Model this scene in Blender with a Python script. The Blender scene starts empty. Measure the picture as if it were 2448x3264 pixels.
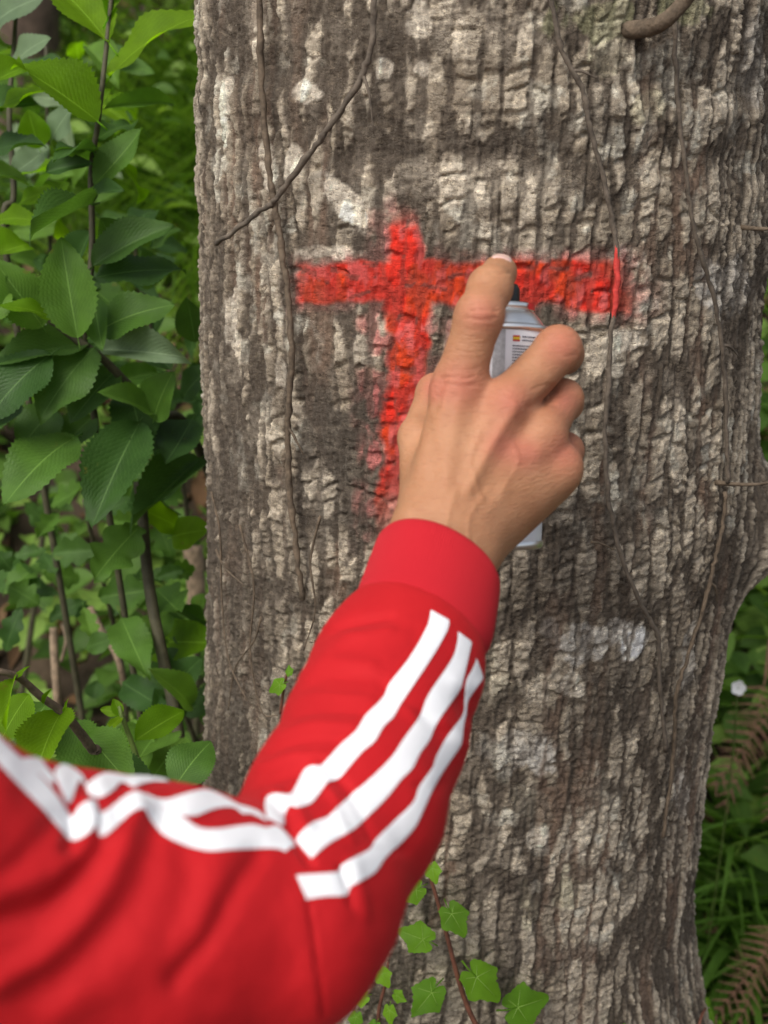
import bpy, bmesh, math, random
import numpy as np
from mathutils import Vector, Matrix
from mathutils.bvhtree import BVHTree

rng = np.random.default_rng(7)
random.seed(7)
scene = bpy.context.scene
COL = scene.collection

# ------------------------------------------------------------------ camera
PW, PH, F = 2448.0, 3264.0, 3800.0          # photograph size and focal length in its pixels
CX, CY = PW / 2, PH / 2
CAM = np.array([0.0, 0.0, 1.25])
PITCH = math.radians(20.0)
RIGHT = np.array([1.0, 0, 0])
UP = np.array([0.0, math.sin(PITCH), math.cos(PITCH)])
FWD = np.array([0.0, math.cos(PITCH), -math.sin(PITCH)])
cd = bpy.data.cameras.new("camera")
cam = bpy.data.objects.new("camera", cd)
COL.objects.link(cam)
cam.location = CAM
cam.rotation_euler = (math.radians(90) - PITCH, 0, 0)
cd.sensor_fit = 'VERTICAL'
cd.sensor_height = 36.0
cd.lens = 36.0 * F / PH
cd.clip_start = 0.02
cd.clip_end = 500
cd.dof.use_dof = True
cd.dof.focus_distance = 0.77
cd.dof.aperture_fstop = 8.0
scene.camera = cam

# ------------------------------------------------------------------ light
SUN_DIR = Vector((-0.45, -0.62, 0.95)).normalized()      # towards the sun
w = bpy.data.worlds.new("World")
scene.world = w
w.use_nodes = True
nt = w.node_tree
sky = nt.nodes.new("ShaderNodeTexSky")
sky.sky_type = 'NISHITA'
sky.sun_disc = False
sky.sun_elevation = math.asin(SUN_DIR.z)
sky.sun_rotation = math.atan2(SUN_DIR.x, SUN_DIR.y)
sky.air_density = 1.0
sky.dust_density = 4.0
sky.ozone_density = 0.6
bg = nt.nodes["Background"]
hs = nt.nodes.new("ShaderNodeHueSaturation")            # hazy, clouded-over sky
hs.inputs["Saturation"].default_value = 0.45
nt.links.new(sky.outputs[0], hs.inputs["Color"])
nt.links.new(hs.outputs[0], bg.inputs[0])
bg.inputs[1].default_value = 0.11
sd = bpy.data.lights.new("sun", 'SUN')
sd.energy = 1.5
sd.angle = math.radians(35)
sd.color = (1.0, 0.95, 0.87)
sun = bpy.data.objects.new("sun", sd)
sun.rotation_euler = (-SUN_DIR).to_track_quat('-Z', 'Y').to_euler()
sun.location = (-2, -3, 5)
COL.objects.link(sun)
scene.view_settings.view_transform = 'Standard'
scene.view_settings.look = 'None'
scene.view_settings.exposure = 0.62
scene.view_settings.gamma = 1.0
scene.cycles.use_denoising = True
scene.cycles.max_bounces = 8

# ------------------------------------------------------------------ helpers
def P(px, py, d):
    """world point of a photograph pixel at a depth along the view axis"""
    return CAM + d * (FWD + RIGHT * ((px - CX) / F) - UP * ((py - CY) / F))

def cam_to_world(v):
    return CAM + v[:, :1] * RIGHT + v[:, 1:2] * UP + v[:, 2:3] * FWD

def PC(px, py, d):
    return np.array([(px - CX) / F * d, -(py - CY) / F * d, d])

def project(v):
    q = v - CAM
    d = q @ FWD
    return CX + F * (q @ RIGHT) / d, CY - F * (q @ UP) / d, d

def hash2(ix, iy, seed=0):
    h = (ix.astype(np.int64) * 374761393 + iy.astype(np.int64) * 668265263 + seed * 974634777) & 0xFFFFFFFF
    h = ((h ^ (h >> 13)) * 1274126177) & 0xFFFFFFFF
    h = h ^ (h >> 16)
    h = (h * 2246822519) & 0xFFFFFFFF
    h = h ^ (h >> 15)
    return (h & 0xFFFFFF).astype(np.float64) / float(0x1000000)

def vnoise(x, y, seed=0):
    ix = np.floor(x); iy = np.floor(y)
    fx = x - ix; fy = y - iy
    ux = fx * fx * fx * (fx * (fx * 6 - 15) + 10); uy = fy * fy * fy * (fy * (fy * 6 - 15) + 10)
    a = hash2(ix, iy, seed); b = hash2(ix + 1, iy, seed)
    c = hash2(ix, iy + 1, seed); d = hash2(ix + 1, iy + 1, seed)
    return (a + (b - a) * ux) * (1 - uy) + (c + (d - c) * ux) * uy

def fbm(x, y, seed=0, octv=4, gain=0.5):
    s = 0.0; a = 1.0; t = 0.0
    for o in range(octv):
        s = s + a * vnoise(x * 2 ** o + 17.3 * o, y * 2 ** o - 9.1 * o, seed + o * 13)
        t += a; a *= gain
    return s / t

def sstep(a, b, x):
    t = np.clip((x - a) / (b - a), 0, 1)
    return t * t * (3 - 2 * t)

def np_mesh(name, verts, faces, smooth=True, col=None, uv=None):
    """mesh from arrays; faces is one (n,k) int array or a list of such arrays"""
    me = bpy.data.meshes.new(name)
    if isinstance(faces, np.ndarray):
        faces = [faces]
    faces = [np.asarray(f, dtype=np.int32) for f in faces if len(f)]
    verts = np.asarray(verts, dtype=np.float32)
    me.vertices.add(len(verts))
    me.vertices.foreach_set("co", verts.ravel())
    loops = np.concatenate([f.ravel() for f in faces])
    tot = np.concatenate([np.full(len(f), f.shape[1], np.int32) for f in faces])
    start = np.concatenate([[0], np.cumsum(tot)[:-1]]).astype(np.int32)
    me.loops.add(len(loops))
    me.loops.foreach_set("vertex_index", loops)
    me.polygons.add(len(tot))
    me.polygons.foreach_set("loop_start", start)
    me.polygons.foreach_set("use_smooth", np.full(len(tot), smooth))
    if col is not None:
        ca = me.color_attributes.new("Col", 'FLOAT_COLOR', 'POINT')
        c4 = np.ones((len(verts), 4), np.float32); c4[:, :col.shape[1]] = col
        ca.data.foreach_set("color", c4.ravel())
    if uv is not None:
        ul = me.uv_layers.new(name="UVMap")
        ul.data.foreach_set("uv", np.asarray(uv, np.float32)[loops].ravel())
    me.update()
    me.validate()
    return me

def obj(name, me, mat=None, parent=None, label=None, cat=None, group=None, kind=None):
    o = bpy.data.objects.new(name, me)
    COL.objects.link(o)
    if mat is not None and me is not None and not me.materials:
        me.materials.append(mat)
    if parent is not None:
        o.parent = parent
    for k, v in (("label", label), ("category", cat), ("group", group), ("kind", kind)):
        if v:
            o[k] = v
    return o

def thing(name, label, cat, group=None, loc=(0, 0, 0)):
    o = bpy.data.objects.new(name, None)
    COL.objects.link(o)
    o.location = loc
    o["label"] = label; o["category"] = cat
    if group:
        o["group"] = group
    bpy.context.view_layer.update()
    return o

def put(o, parent):
    """parent while keeping world placement (parents are only ever translated)"""
    o.parent = parent
    o.matrix_parent_inverse = Matrix.Translation(parent.location).inverted()
    return o

# ---- node material shorthand
class NM:
    def __init__(s, name):
        s.m = bpy.data.materials.new(name); s.m.use_nodes = True
        s.t = s.m.node_tree
        s.b = s.t.nodes["Principled BSDF"]
        s.out = s.t.nodes["Material Output"]
    def n(s, typ, **kw):
        nd = s.t.nodes.new(typ)
        for k, v in kw.items():
            if k.startswith("i_"):
                key = k[2:]
                key = int(key) if key.isdigit() else key.replace("_", " ")
                nd.inputs[key].default_value = v
            else:
                setattr(nd, k, v)
        return nd
    def l(s, a, b):
        s.t.links.new(a, b)
    def noise(s, scale, detail=4, rough=0.55, vec=None, dist=0.0):
        nd = s.n("ShaderNodeTexNoise")
        nd.inputs["Scale"].default_value = scale; nd.inputs["Detail"].default_value = detail
        nd.inputs["Roughness"].default_value = rough; nd.inputs["Distortion"].default_value = dist
        if vec is not None:
            s.l(vec, nd.inputs["Vector"])
        return nd.outputs["Fac"]
    def ramp(s, fac, stops):
        r = s.n("ShaderNodeValToRGB")
        el = r.color_ramp.elements
        while len(el) < len(stops):
            el.new(0.5)
        for e, (p, c) in zip(el, stops):
            e.position = p
            e.color = (*c, 1) if len(c) == 3 else c
        s.l(fac, r.inputs[0])
        return r.outputs[0]
    def mix(s, fac, a, b, typ='MIX'):
        m = s.n("ShaderNodeMix", data_type='RGBA', blend_type=typ)
        for sock, v in ((m.inputs[0], fac), (m.inputs[6], a), (m.inputs[7], b)):
            if isinstance(v, (int, float)):
                sock.default_value = v
            elif isinstance(v, tuple):
                sock.default_value = (*v, 1) if len(v) == 3 else v
            else:
                s.l(v, sock)
        return m.outputs[2]
    def math(s, op, a, b=0.0):
        m = s.n("ShaderNodeMath", operation=op)
        for i, v in ((0, a), (1, b)):
            if isinstance(v, (int, float)):
                m.inputs[i].default_value = v
            else:
                s.l(v, m.inputs[i])
        return m.outputs[0]
    def bump(s, h, strength=0.3, dist=0.002):
        b = s.n("ShaderNodeBump")
        b.inputs["Strength"].default_value = strength; b.inputs["Distance"].default_value = dist
        s.l(h, b.inputs["Height"])
        s.l(b.outputs[0], s.b.inputs["Normal"])
    def geo(s):
        return s.n("ShaderNodeNewGeometry").outputs["Position"]
    def objc(s):
        return s.n("ShaderNodeTexCoord").outputs["Object"]
    def setv(s, **kw):
        for k, v in kw.items():
            s.b.inputs[k.replace("_", " ")].default_value = v
        return s

# ------------------------------------------------------------------ materials
M = {}
# bark: the plate / fissure / lichen / sprayed paint colours come with the geometry, grain is added here
k = NM("bark")
ca = k.n("ShaderNodeVertexColor", layer_name="Col")
pos = k.geo()
mp = k.n("ShaderNodeMapping"); mp.inputs["Scale"].default_value = (1, 1, 0.35); k.l(pos, mp.inputs[0])
g1 = k.noise(420, 6, 0.7, mp.outputs[0])
g2 = k.noise(1300, 4, 0.7, pos)
gr = k.ramp(k.math('ADD', k.math('MULTIPLY', g1, 0.5), k.math('MULTIPLY', g2, 0.5)), [(0.33, (0.45, 0.43, 0.41)), (0.48, (0.95, 0.94, 0.92)), (0.56, (1.1, 1.1, 1.1)), (0.70, (1.6, 1.58, 1.52))])
c1 = k.mix(1.0, ca.outputs[0], gr, 'MULTIPLY')
mp3 = k.n("ShaderNodeMapping"); mp3.inputs["Scale"].default_value = (1, 1, 1.9); k.l(pos, mp3.inputs[0])
fl_ = k.noise(170, 5, 0.68, mp3.outputs[0], 0.6)
pt_ = k.noise(240, 5, 0.7, mp3.outputs[0], 1.0)
c1 = k.mix(k.ramp(fl_, [(0.54, (0, 0, 0)), (0.60, (0.75, 0.75, 0.75))]), c1, k.mix(1.0, c1, (1.55, 1.55, 1.5), 'MULTIPLY'))
c1 = k.mix(k.ramp(pt_, [(0.36, (0.85, 0.85, 0.85)), (0.44, (0, 0, 0))]), c1, k.mix(1.0, c1, (0.46, 0.43, 0.40), 'MULTIPLY'))
sp = k.ramp(k.noise(520, 5, 0.75, pos, 0.5), [(0.60, (0, 0, 0)), (0.72, (1, 1, 1))])
paint = ca.outputs["Alpha"]
spm = k.math('MULTIPLY', sp, k.math('SUBTRACT', 1.0, paint))
mp2 = k.n("ShaderNodeMapping"); mp2.inputs["Scale"].default_value = (70, 70, 300); k.l(pos, mp2.inputs[0])
ck = k.n("ShaderNodeTexVoronoi"); ck.feature = 'DISTANCE_TO_EDGE'; ck.inputs["Scale"].default_value = 1.0
wv_ = k.n("ShaderNodeVectorMath", operation='ADD'); k.l(mp2.outputs[0], wv_.inputs[0])
nn_ = k.n("ShaderNodeTexNoise"); nn_.inputs["Scale"].default_value = 260; k.l(pos, nn_.inputs["Vector"]); k.l(nn_.outputs["Color"], wv_.inputs[1])
k.l(wv_.outputs[0], ck.inputs["Vector"])
ckm = k.ramp(ck.outputs[0], [(0.0, (0.42, 0.39, 0.37)), (0.06, (1, 1, 1))])
ckf = k.ramp(k.noise(55, 3, 0.6, pos), [(0.45, (0, 0, 0)), (0.6, (0.9, 0.9, 0.9))])
c1 = k.mix(ckf, c1, ckm, 'MULTIPLY')
c2 = k.mix(k.math('MULTIPLY', spm, 0.35), c1, (0.36, 0.36, 0.31))
c2 = k.mix(k.math('MULTIPLY', paint, 0.82), c2, ca.outputs[0])
k.l(c2, k.b.inputs["Base Color"])
rr = k.n("ShaderNodeMapRange"); k.l(paint, rr.inputs[0]); rr.inputs[3].default_value = 0.9; rr.inputs[4].default_value = 0.42
k.l(rr.outputs[0], k.b.inputs["Roughness"])
k.bump(k.math('ADD', k.math('MULTIPLY', k.math('ADD', g1, k.math('MULTIPLY', pt_, 1.2)), 1.0), k.math('ADD', k.math('MULTIPLY', g2, 0.4), k.math('MULTIPLY', ckm, 0.25))), 0.8, 0.0022)
k.setv(**{"Specular_IOR_Level": 0.25})
M["bark"] = k.m

def simple(name, col, rough=0.7, nscale=60, var=0.25, bump=0.0, metallic=0.0, spec=0.4):
    k = NM(name)
    f = k.noise(nscale, 4, 0.6, k.objc())
    lo = tuple(c * (1 - var) for c in col); hi = tuple(min(1, c * (1 + var)) for c in col)
    k.l(k.ramp(f, [(0.3, lo), (0.7, hi)]), k.b.inputs["Base Color"])
    k.setv(Roughness=rough, Metallic=metallic, **{"Specular_IOR_Level": spec})
    if bump:
        k.bump(k.noise(nscale * 3, 5, 0.65, k.objc()), bump, 0.002)
    M[name] = k.m
    return k.m

simple("stem_wood", (0.125, 0.092, 0.062), 0.8, 150, 0.45, 0.6)
simple("stem_grey", (0.125, 0.100, 0.076), 0.85, 120, 0.4, 0.6)
simple("stem_red", (0.13, 0.05, 0.03), 0.6, 150, 0.35, 0.3)
simple("stem_green", (0.10, 0.15, 0.03), 0.55, 80, 0.3)
simple("stem_dark", (0.065, 0.06, 0.032), 0.7, 80, 0.4, 0.3)
simple("dry_stick", (0.26, 0.19, 0.125), 0.85, 90, 0.5, 0.5)
simple("far_trunk", (0.11, 0.075, 0.055), 0.9, 25, 0.5, 0.8)
simple("fern_brown", (0.20, 0.105, 0.06), 0.85, 30, 0.4)
simple("petal", (0.8, 0.8, 0.78), 0.6, 50, 0.05)
simple("vine_paint", (0.55, 0.05, 0.04), 0.7, 200, 0.35, 0.4)

def leaf_mat(name, top, dark, light, rough=0.38, trans=0.45, veins=True):
    """leaf blade: per-leaf tone, feathered side veins and midrib from the leaf's own coordinates"""
    k = NM(name)
    uv = k.n("ShaderNodeUVMap").outputs[0]
    sx = k.n("ShaderNodeSeparateXYZ"); k.l(uv, sx.inputs[0])
    u, v = sx.outputs[0], sx.outputs[1]
    oi = k.n("ShaderNodeObjectInfo").outputs["Random"]
    ca = k.n("ShaderNodeVertexColor", layer_name="Col")
    sep = k.n("ShaderNodeSeparateColor"); k.l(ca.outputs[0], sep.inputs[0])
    rnd = k.math('FRACT', k.math('ADD', oi, sep.outputs[0]))
    base = k.ramp(rnd, [(0.0, dark), (0.55, top), (1.0, light)])
    pos = k.geo()
    base = k.mix(0.5, base, k.ramp(k.noise(45, 4, 0.6, pos), [(0.3, (0.6, 0.6, 0.6)), (0.7, (1.3, 1.3, 1.2))]), 'MULTIPLY')
    bl = k.noise(28, 5, 0.7, pos)
    base = k.mix(k.ramp(bl, [(0.66, (0, 0, 0)), (0.72, (0.7, 0.7, 0.7))]), base, (0.20, 0.17, 0.03))
    if veins:
        av = k.math('ABSOLUTE', v)
        ph = k.math('SUBTRACT', k.math('MULTIPLY', u, 15.0), k.math('MULTIPLY', av, 7.0))
        fr = k.math('ABSOLUTE', k.math('SUBTRACT', k.math('FRACT', ph), 0.5))
        sv = k.math('LESS_THAN', fr, 0.055)
        mid = k.math('LESS_THAN', av, 0.022)
        vm = k.math('MAXIMUM', k.math('MULTIPLY', sv, 0.14), k.math('MULTIPLY', mid, 0.5))
        lighter = tuple(min(1, c * 1.9 + 0.05) for c in light)
        base = k.mix(vm, base, lighter)
        hgt = k.math('MULTIPLY', fr, 1.0)
        k.bump(hgt, 0.22, 0.003)
    k.l(base, k.b.inputs["Base Color"])
    k.setv(Roughness=rough + 0.12, **{"Specular_IOR_Level": 0.22})
    tr = k.n("ShaderNodeBsdfTranslucent")
    k.l(k.mix(1.0, base, (1.5, 1.6, 0.6), 'MULTIPLY'), tr.inputs[0])
    mx = k.n("ShaderNodeMixShader"); mx.inputs[0].default_value = trans
    k.l(k.b.outputs[0], mx.inputs[1]); k.l(tr.outputs[0], mx.inputs[2])
    k.l(mx.outputs[0], k.out.inputs[0])
    M[name] = k.m
    return k.m

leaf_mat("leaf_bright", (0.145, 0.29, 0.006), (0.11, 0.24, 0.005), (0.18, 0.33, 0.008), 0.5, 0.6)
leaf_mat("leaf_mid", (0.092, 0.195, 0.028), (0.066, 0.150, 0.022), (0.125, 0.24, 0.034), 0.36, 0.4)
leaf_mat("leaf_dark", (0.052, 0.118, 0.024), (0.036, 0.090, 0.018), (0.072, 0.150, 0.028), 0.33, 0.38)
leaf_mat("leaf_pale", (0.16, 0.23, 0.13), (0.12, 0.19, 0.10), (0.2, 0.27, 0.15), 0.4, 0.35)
leaf_mat("leaf_ivy", (0.115, 0.25, 0.010), (0.085, 0.20, 0.010), (0.15, 0.30, 0.012), 0.4, 0.4, veins=False)
leaf_mat("leaf_under", (0.115, 0.22, 0.035), (0.055, 0.115, 0.02), (0.22, 0.34, 0.07), 0.45, 0.4, veins=False)
leaf_mat("grass_blade", (0.15, 0.27, 0.035), (0.09, 0.18, 0.025), (0.21, 0.34, 0.06), 0.45, 0.35, veins=False)
leaf_mat("tussock_blade", (0.17, 0.32, 0.05), (0.11, 0.22, 0.03), (0.24, 0.40, 0.09), 0.45, 0.4, veins=False)
leaf_mat("litter", (0.17, 0.095, 0.05), (0.07, 0.04, 0.025), (0.26, 0.17, 0.10), 0.85, 0.15, veins=False)

k = NM("soil")
pos = k.geo()
f = k.noise(9, 8, 0.65, pos)
k.l(k.ramp(f, [(0.3, (0.028, 0.02, 0.013)), (0.5, (0.07, 0.045, 0.028)), (0.7, (0.11, 0.075, 0.045))]), k.b.inputs["Base Color"])
k.setv(Roughness=0.95)
k.bump(k.noise(60, 6, 0.7, pos), 0.9, 0.02)
M["soil"] = k.m

k = NM("skin")
pos = k.geo()
ca = k.n("ShaderNodeVertexColor", layer_name="Col")
sep = k.n("ShaderNodeSeparateColor"); k.l(ca.outputs[0], sep.inputs[0])
skn = k.ramp(k.noise(38, 4, 0.55, pos), [(0.3, (0.385, 0.180, 0.090)), (0.55, (0.435, 0.212, 0.110)), (0.75, (0.475, 0.242, 0.130))])
skn = k.mix(k.math('MULTIPLY', sep.outputs[0], 0.75), skn, (0.45, 0.140, 0.092))
skn = k.mix(k.ramp(k.noise(160, 3, 0.6, pos), [(0.55, (0, 0, 0)), (0.75, (0.22, 0.22, 0.22))]), skn, (0.44, 0.19, 0.11))
k.l(skn, k.b.inputs["Base Color"])
k.setv(Roughness=0.5, **{"Specular_IOR_Level": 0.35, "Subsurface_Weight": 0.22, "Subsurface_Scale": 0.006})
k.b.inputs["Subsurface Radius"].default_value = (1.0, 0.35, 0.18)
mp = k.n("ShaderNodeMapping"); mp.inputs["Scale"].default_value = (0.45, 1, 1.4); k.l(pos, mp.inputs[0])
vo = k.n("ShaderNodeTexVoronoi"); vo.inputs["Scale"].default_value = 750; vo.feature = 'DISTANCE_TO_EDGE'; k.l(mp.outputs[0], vo.inputs["Vector"])
mpw = k.n("ShaderNodeMapping"); mpw.inputs["Scale"].default_value = (0.22, 0.5, 1.7); mpw.inputs["Rotation"].default_value = (0, -0.12, 0); k.l(pos, mpw.inputs[0])
wl_ = k.noise(520, 4, 0.65, mpw.outputs[0], 0.4)
skn = k.mix(k.ramp(wl_, [(0.34, (0.30, 0.30, 0.30)), (0.46, (0, 0, 0))]), skn, (0.30, 0.11, 0.06))
k.l(skn, k.b.inputs["Base Color"])
wr = k.math('ADD', k.math('MULTIPLY', wl_, 1.4), k.math('ADD', k.math('MULTIPLY', k.noise(420, 5, 0.7, mp.outputs[0]), 0.8), k.math('MULTIPLY', vo.outputs[0], 0.5)))
k.bump(wr, 0.5, 0.0012)
M["skin"] = k.m
k = NM("nail")
k.l(k.ramp(k.noise(120, 3, 0.5, k.geo()), [(0.3, (0.60, 0.36, 0.30)), (0.7, (0.68, 0.46, 0.40))]), k.b.inputs["Base Color"])
k.setv(Roughness=0.25, **{"Subsurface_Weight": 0.1, "Subsurface_Scale": 0.003})
M["nail"] = k.m

def cloth(name, col, col2, rib=False):
    k = NM(name)
    pos = k.geo()
    f = k.noise(26, 4, 0.5, pos)
    k.l(k.ramp(f, [(0.3, col), (0.7, col2)]), k.b.inputs["Base Color"])
    k.setv(Roughness=0.72, **{"Specular_IOR_Level": 0.25, "Sheen_Weight": 0.25, "Sheen_Roughness": 0.4})
    k.b.inputs["Sheen Tint"].default_value = (*[min(1, c * 1.5 + 0.1) for c in col2], 1)
    weave = k.noise(2200, 2, 0.6, pos)
    if rib:
        uv = k.n("ShaderNodeUVMap").outputs[0]
        sx = k.n("ShaderNodeSeparateXYZ"); k.l(uv, sx.inputs[0])
        s = k.math('SINE', k.math('MULTIPLY', sx.outputs[0], 2 * math.pi * 150))
        weave = k.math('ADD', k.math('MULTIPLY', s, 0.5), k.math('MULTIPLY', weave, 0.8))
    k.bump(weave, 0.6 if rib else 0.35, 0.0010)
    M[name] = k.m
cloth("red_fabric", (0.45, 0.006, 0.010), (0.50, 0.008, 0.012))
cloth("red_rib", (0.50, 0.010, 0.019), (0.54, 0.012, 0.022), rib=True)
cloth("white_tape", (0.86, 0.87, 0.90), (0.91, 0.91, 0.93))

simple("can_white", (0.88, 0.89, 0.92), 0.28, 40, 0.03, 0, 0, 0.5)
simple("can_metal", (0.90, 0.90, 0.88), 0.32, 60, 0.06, 0, 1.0)
simple("can_black", (0.012, 0.013, 0.012), 0.4, 60, 0.2)
simple("print_dark", (0.06, 0.06, 0.10), 0.4, 60, 0.2)
simple("print_grey", (0.50, 0.51, 0.52), 0.4, 400, 0.25)
simple("print_red", (0.60, 0.03, 0.03), 0.4, 60, 0.1)
simple("print_yellow", (0.80, 0.55, 0.03), 0.4, 60, 0.1)

# ------------------------------------------------------------------ ground
def gz(x, y):
    x = np.asarray(x, float); y = np.asarray(y, float)
    b = 0.62 * np.clip(y - 1.35, 0, None) - 0.012 * np.clip(y - 6, 0, 40) ** 2 * 0.3
    return b + 0.10 * (fbm(x * 1.3 + 5, y * 1.3, 3, 4) - 0.5) * np.clip(y, 0.3, 4) + 0.05 * x * 0.3

gx = np.concatenate([np.linspace(-60, -4, 24), np.linspace(-3.8, 3.8, 120), np.linspace(4, 60, 24)])
gy = np.concatenate([np.linspace(-30, -0.5, 16), np.linspace(-0.3, 6, 130), np.linspace(6.3, 60, 40)])
GX, GY = np.meshgrid(gx, gy)
GZ = gz(GX, GY)
V = np.stack([GX, GY, GZ], -1).reshape(-1, 3)
nx_, ny_ = len(gx), len(gy)
I = np.arange(nx_ * ny_).reshape(ny_, nx_)
Q = np.stack([I[:-1, :-1], I[:-1, 1:], I[1:, 1:], I[1:, :-1]], -1).reshape(-1, 4)
obj("ground", np_mesh("ground", V, Q), M["soil"], kind="structure")

# ------------------------------------------------------------------ tree trunk
ROWS = [(-300, 615, 2600), (0, 620, 2555), (500, 624, 2500), (1050, 632, 2442), (1500, 650, 2405), (1800, 655, 2345),
        (2100, 650, 2296), (2500, 640, 2238), (2700, 636, 2216), (2900, 630, 2226), (3100, 610, 2258), (3300, 560, 2300), (3700, 470, 2400)]
YC = 0.965
tz, tcx, tr = [], [], []
for (y, xl, xr) in ROWS:
    e0 = FWD - UP * ((y - CY) / F); n0 = np.linalg.norm(e0); e0 = e0 / n0
    al, ar = math.atan((xl - CX) / (F * n0)), math.atan((xr - CX) / (F * n0))
    m, a = (al + ar) / 2, (ar - al) / 2
    D = YC / (math.cos(m) * e0[1])
    c = CAM + D * (math.cos(m) * e0 + math.sin(m) * RIGHT)
    tz.append(c[2]); tcx.append(c[0]); tr.append(D * math.sin(a))
tz, tcx, tr = map(np.array, (tz, tcx, tr))
order = np.argsort(tz); tz, tcx, tr = tz[order], tcx[order], tr[order]
tz = np.concatenate([[-0.3], tz, [3.4]])
tcx = np.concatenate([[tcx[0] - 0.01], tcx, [tcx[-1] + 0.10]])
tr = np.concatenate([[tr[0] + 0.13], tr, [tr[-1] - 0.03]])
def t_cx(z): return np.interp(z, tz, tcx)
def t_r(z): return np.interp(z, tz, tr) - 0.004

def trunk_hit(px, py, lift=0.006):
    """world point where the ray of a pixel meets the trunk, and its outward direction"""
    ds = np.linspace(0.55, 1.6, 2000)
    q = CAM + ds[:, None] * (FWD + RIGHT * ((px - CX) / F) - UP * ((py - CY) / F))
    e = np.hypot(q[:, 0] - t_cx(q[:, 2]), q[:, 1] - YC) - t_r(q[:, 2]) - lift
    i = np.argmax(e < 0) if (e < 0).any() else int(np.argmin(e))
    p = q[i]
    n = np.array([p[0] - t_cx(p[2]), p[1] - YC, 0.0]); n /= np.linalg.norm(n)
    return p, n

RREF = 0.235
STEP = 0.00128
dphi = STEP / RREF
ph_d = np.arange(-math.radians(108), math.radians(108), dphi)
ph_c = np.linspace(ph_d[-1], 2 * math.pi + ph_d[0], 42)[1:-1]
phi = np.concatenate([ph_d, ph_c])
z_d = np.arange(0.27, 1.40, STEP)
zz = np.concatenate([np.linspace(-0.3, 0.265, 60), z_d, np.linspace(1.405, 3.4, 160)])
PHI, ZZ = np.meshgrid(phi, zz)
S = np.where(PHI > math.pi, PHI - 2 * math.pi, PHI) * RREF

base_r = t_r(ZZ)
bx = t_cx(ZZ) + base_r * np.sin(PHI); by = YC - base_r * np.cos(PHI)
pxv, pyv, pdv = project(np.stack([bx, by, ZZ], -1).reshape(-1, 3))
pxv = pxv.reshape(S.shape); pyv = pyv.reshape(S.shape)
front = np.cos(PHI) > 0.03

def voro(s, z, cw, ch, seed, jit=0.85):
    u, v = s / cw, z / ch
    iu, iv = np.floor(u), np.floor(v)
    f1 = np.full(s.shape, 9.0); f2 = np.full(s.shape, 9.0); cid = np.zeros(s.shape); cu = np.zeros(s.shape)
    for di in (-1, 0, 1, 2, -2):
        for dj in (-1, 0, 1):
            a, b = iu + di, iv + dj
            fx = a + 0.5 + jit * (hash2(a, b, seed) - 0.5); fy = b + 0.5 + jit * (hash2(a, b, seed + 1) - 0.5)
            ddx, ddy = np.abs(u - fx), np.abs(v - fy)
            d = np.sqrt(np.sqrt(ddx ** 4 + ddy ** 4))
            m = d < f1
            f2 = np.where(m, f1, np.minimum(f2, d))
            cid = np.where(m, hash2(a, b, seed + 2), cid); cu = np.where(m, fx * cw, cu)
            f1 = np.where(m, d, f1)
    return (f2 - f1) * 0.5 * cw, cid, cu

warp = 0.008 * (fbm(S * 9, ZZ * 5, 21, 3) - 0.5) * 2 + 0.0045 * (fbm(S * 40, ZZ * 26, 22, 3) - 0.5) * 2
SW = S + warp
ZW = ZZ + 0.006 * (fbm(S * 30, ZZ * 30, 23, 3) - 0.5) * 2
eA, idA, cA = voro(SW, ZW, 0.0150, 0.075, 31)
eB, idB, cB = voro(SW, ZW, 0.0090, 0.18, 41)
side = sstep(0.50, 0.62, np.abs((S + 0.02) / RREF) / 1.35 + 0.35 * (fbm(S * 14, ZZ * 4, 51, 2) - 0.5))
useB = side > 0.5
e = np.where(useB, eB, eA); cid = np.where(useB, idB, idA); cu = np.where(useB, cB, cA)
# cracks across the plates
spc = 0.012 + 0.028 * cid + np.where(useB, 0.03, 0.0)
zt = ZW + (cid - 0.5) * 0.8 * (SW - cu) + 0.0022 * (fbm(S * 150, ZZ * 60, 61, 2) - 0.5) * 2
kk = zt / spc + cid * 37.7
seg = np.floor(kk)
fr = kk - seg
dcr = np.minimum(fr, 1 - fr) * spc
nb = np.where(fr < 0.5, seg, seg + 1)
has = hash2(np.floor(cid * 9999), nb, 71) < np.where(useB, 0.22, 0.72)
crackw = 0.0007 + 0.0011 * hash2(np.floor(cid * 9999), nb, 72)
crack = np.where(has, 1 - sstep(crackw, crackw + 0.0011, dcr), 0)
segm = seg
prand = hash2(np.floor(cid * 99999), seg, 81)
prand2 = hash2(np.floor(cid * 99999), seg, 82)
# width of the fissures varies over the trunk
w0 = 0.0002 + 0.0017 * sstep(0.52, 0.76, fbm(S * 24 + 3, ZZ * 11, 91, 3)) + 0.0011 * fbm(S * 90, ZZ * 60, 92, 2)
w0 = w0 + 0.0009 * (prand2 > 0.75)
plate = sstep(w0, w0 + 0.0014, e + 0.0020 * (fbm(S * 330, ZZ * 200, 93, 2) - 0.5))
fibre = fbm(S * 420, ZZ * 34, 95, 3)
rough = fbm(S * 260, ZZ * 170, 97, 4)
big = fbm(S * 7, ZZ * 10, 99, 3)
depth = (0.0017 + 0.0014 * side) * (1 - 0.30 * sstep(1500, 2100, pyv) * (1 - side))
ylow0 = sstep(1300, 1900, pyv) * (1 - side)
hgt = depth * plate * (0.7 + 0.6 * prand) - 0.0026 * crack * plate
hgt += (fibre - 0.5) * (0.0036 * (1 - plate) + 0.0007 + 0.0022 * side)
micro = fbm(S * 300 + 5, ZZ * 380, 98, 3)
hgt += (micro - 0.5) * (0.0022 + 0.0012 * ylow0)
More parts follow.
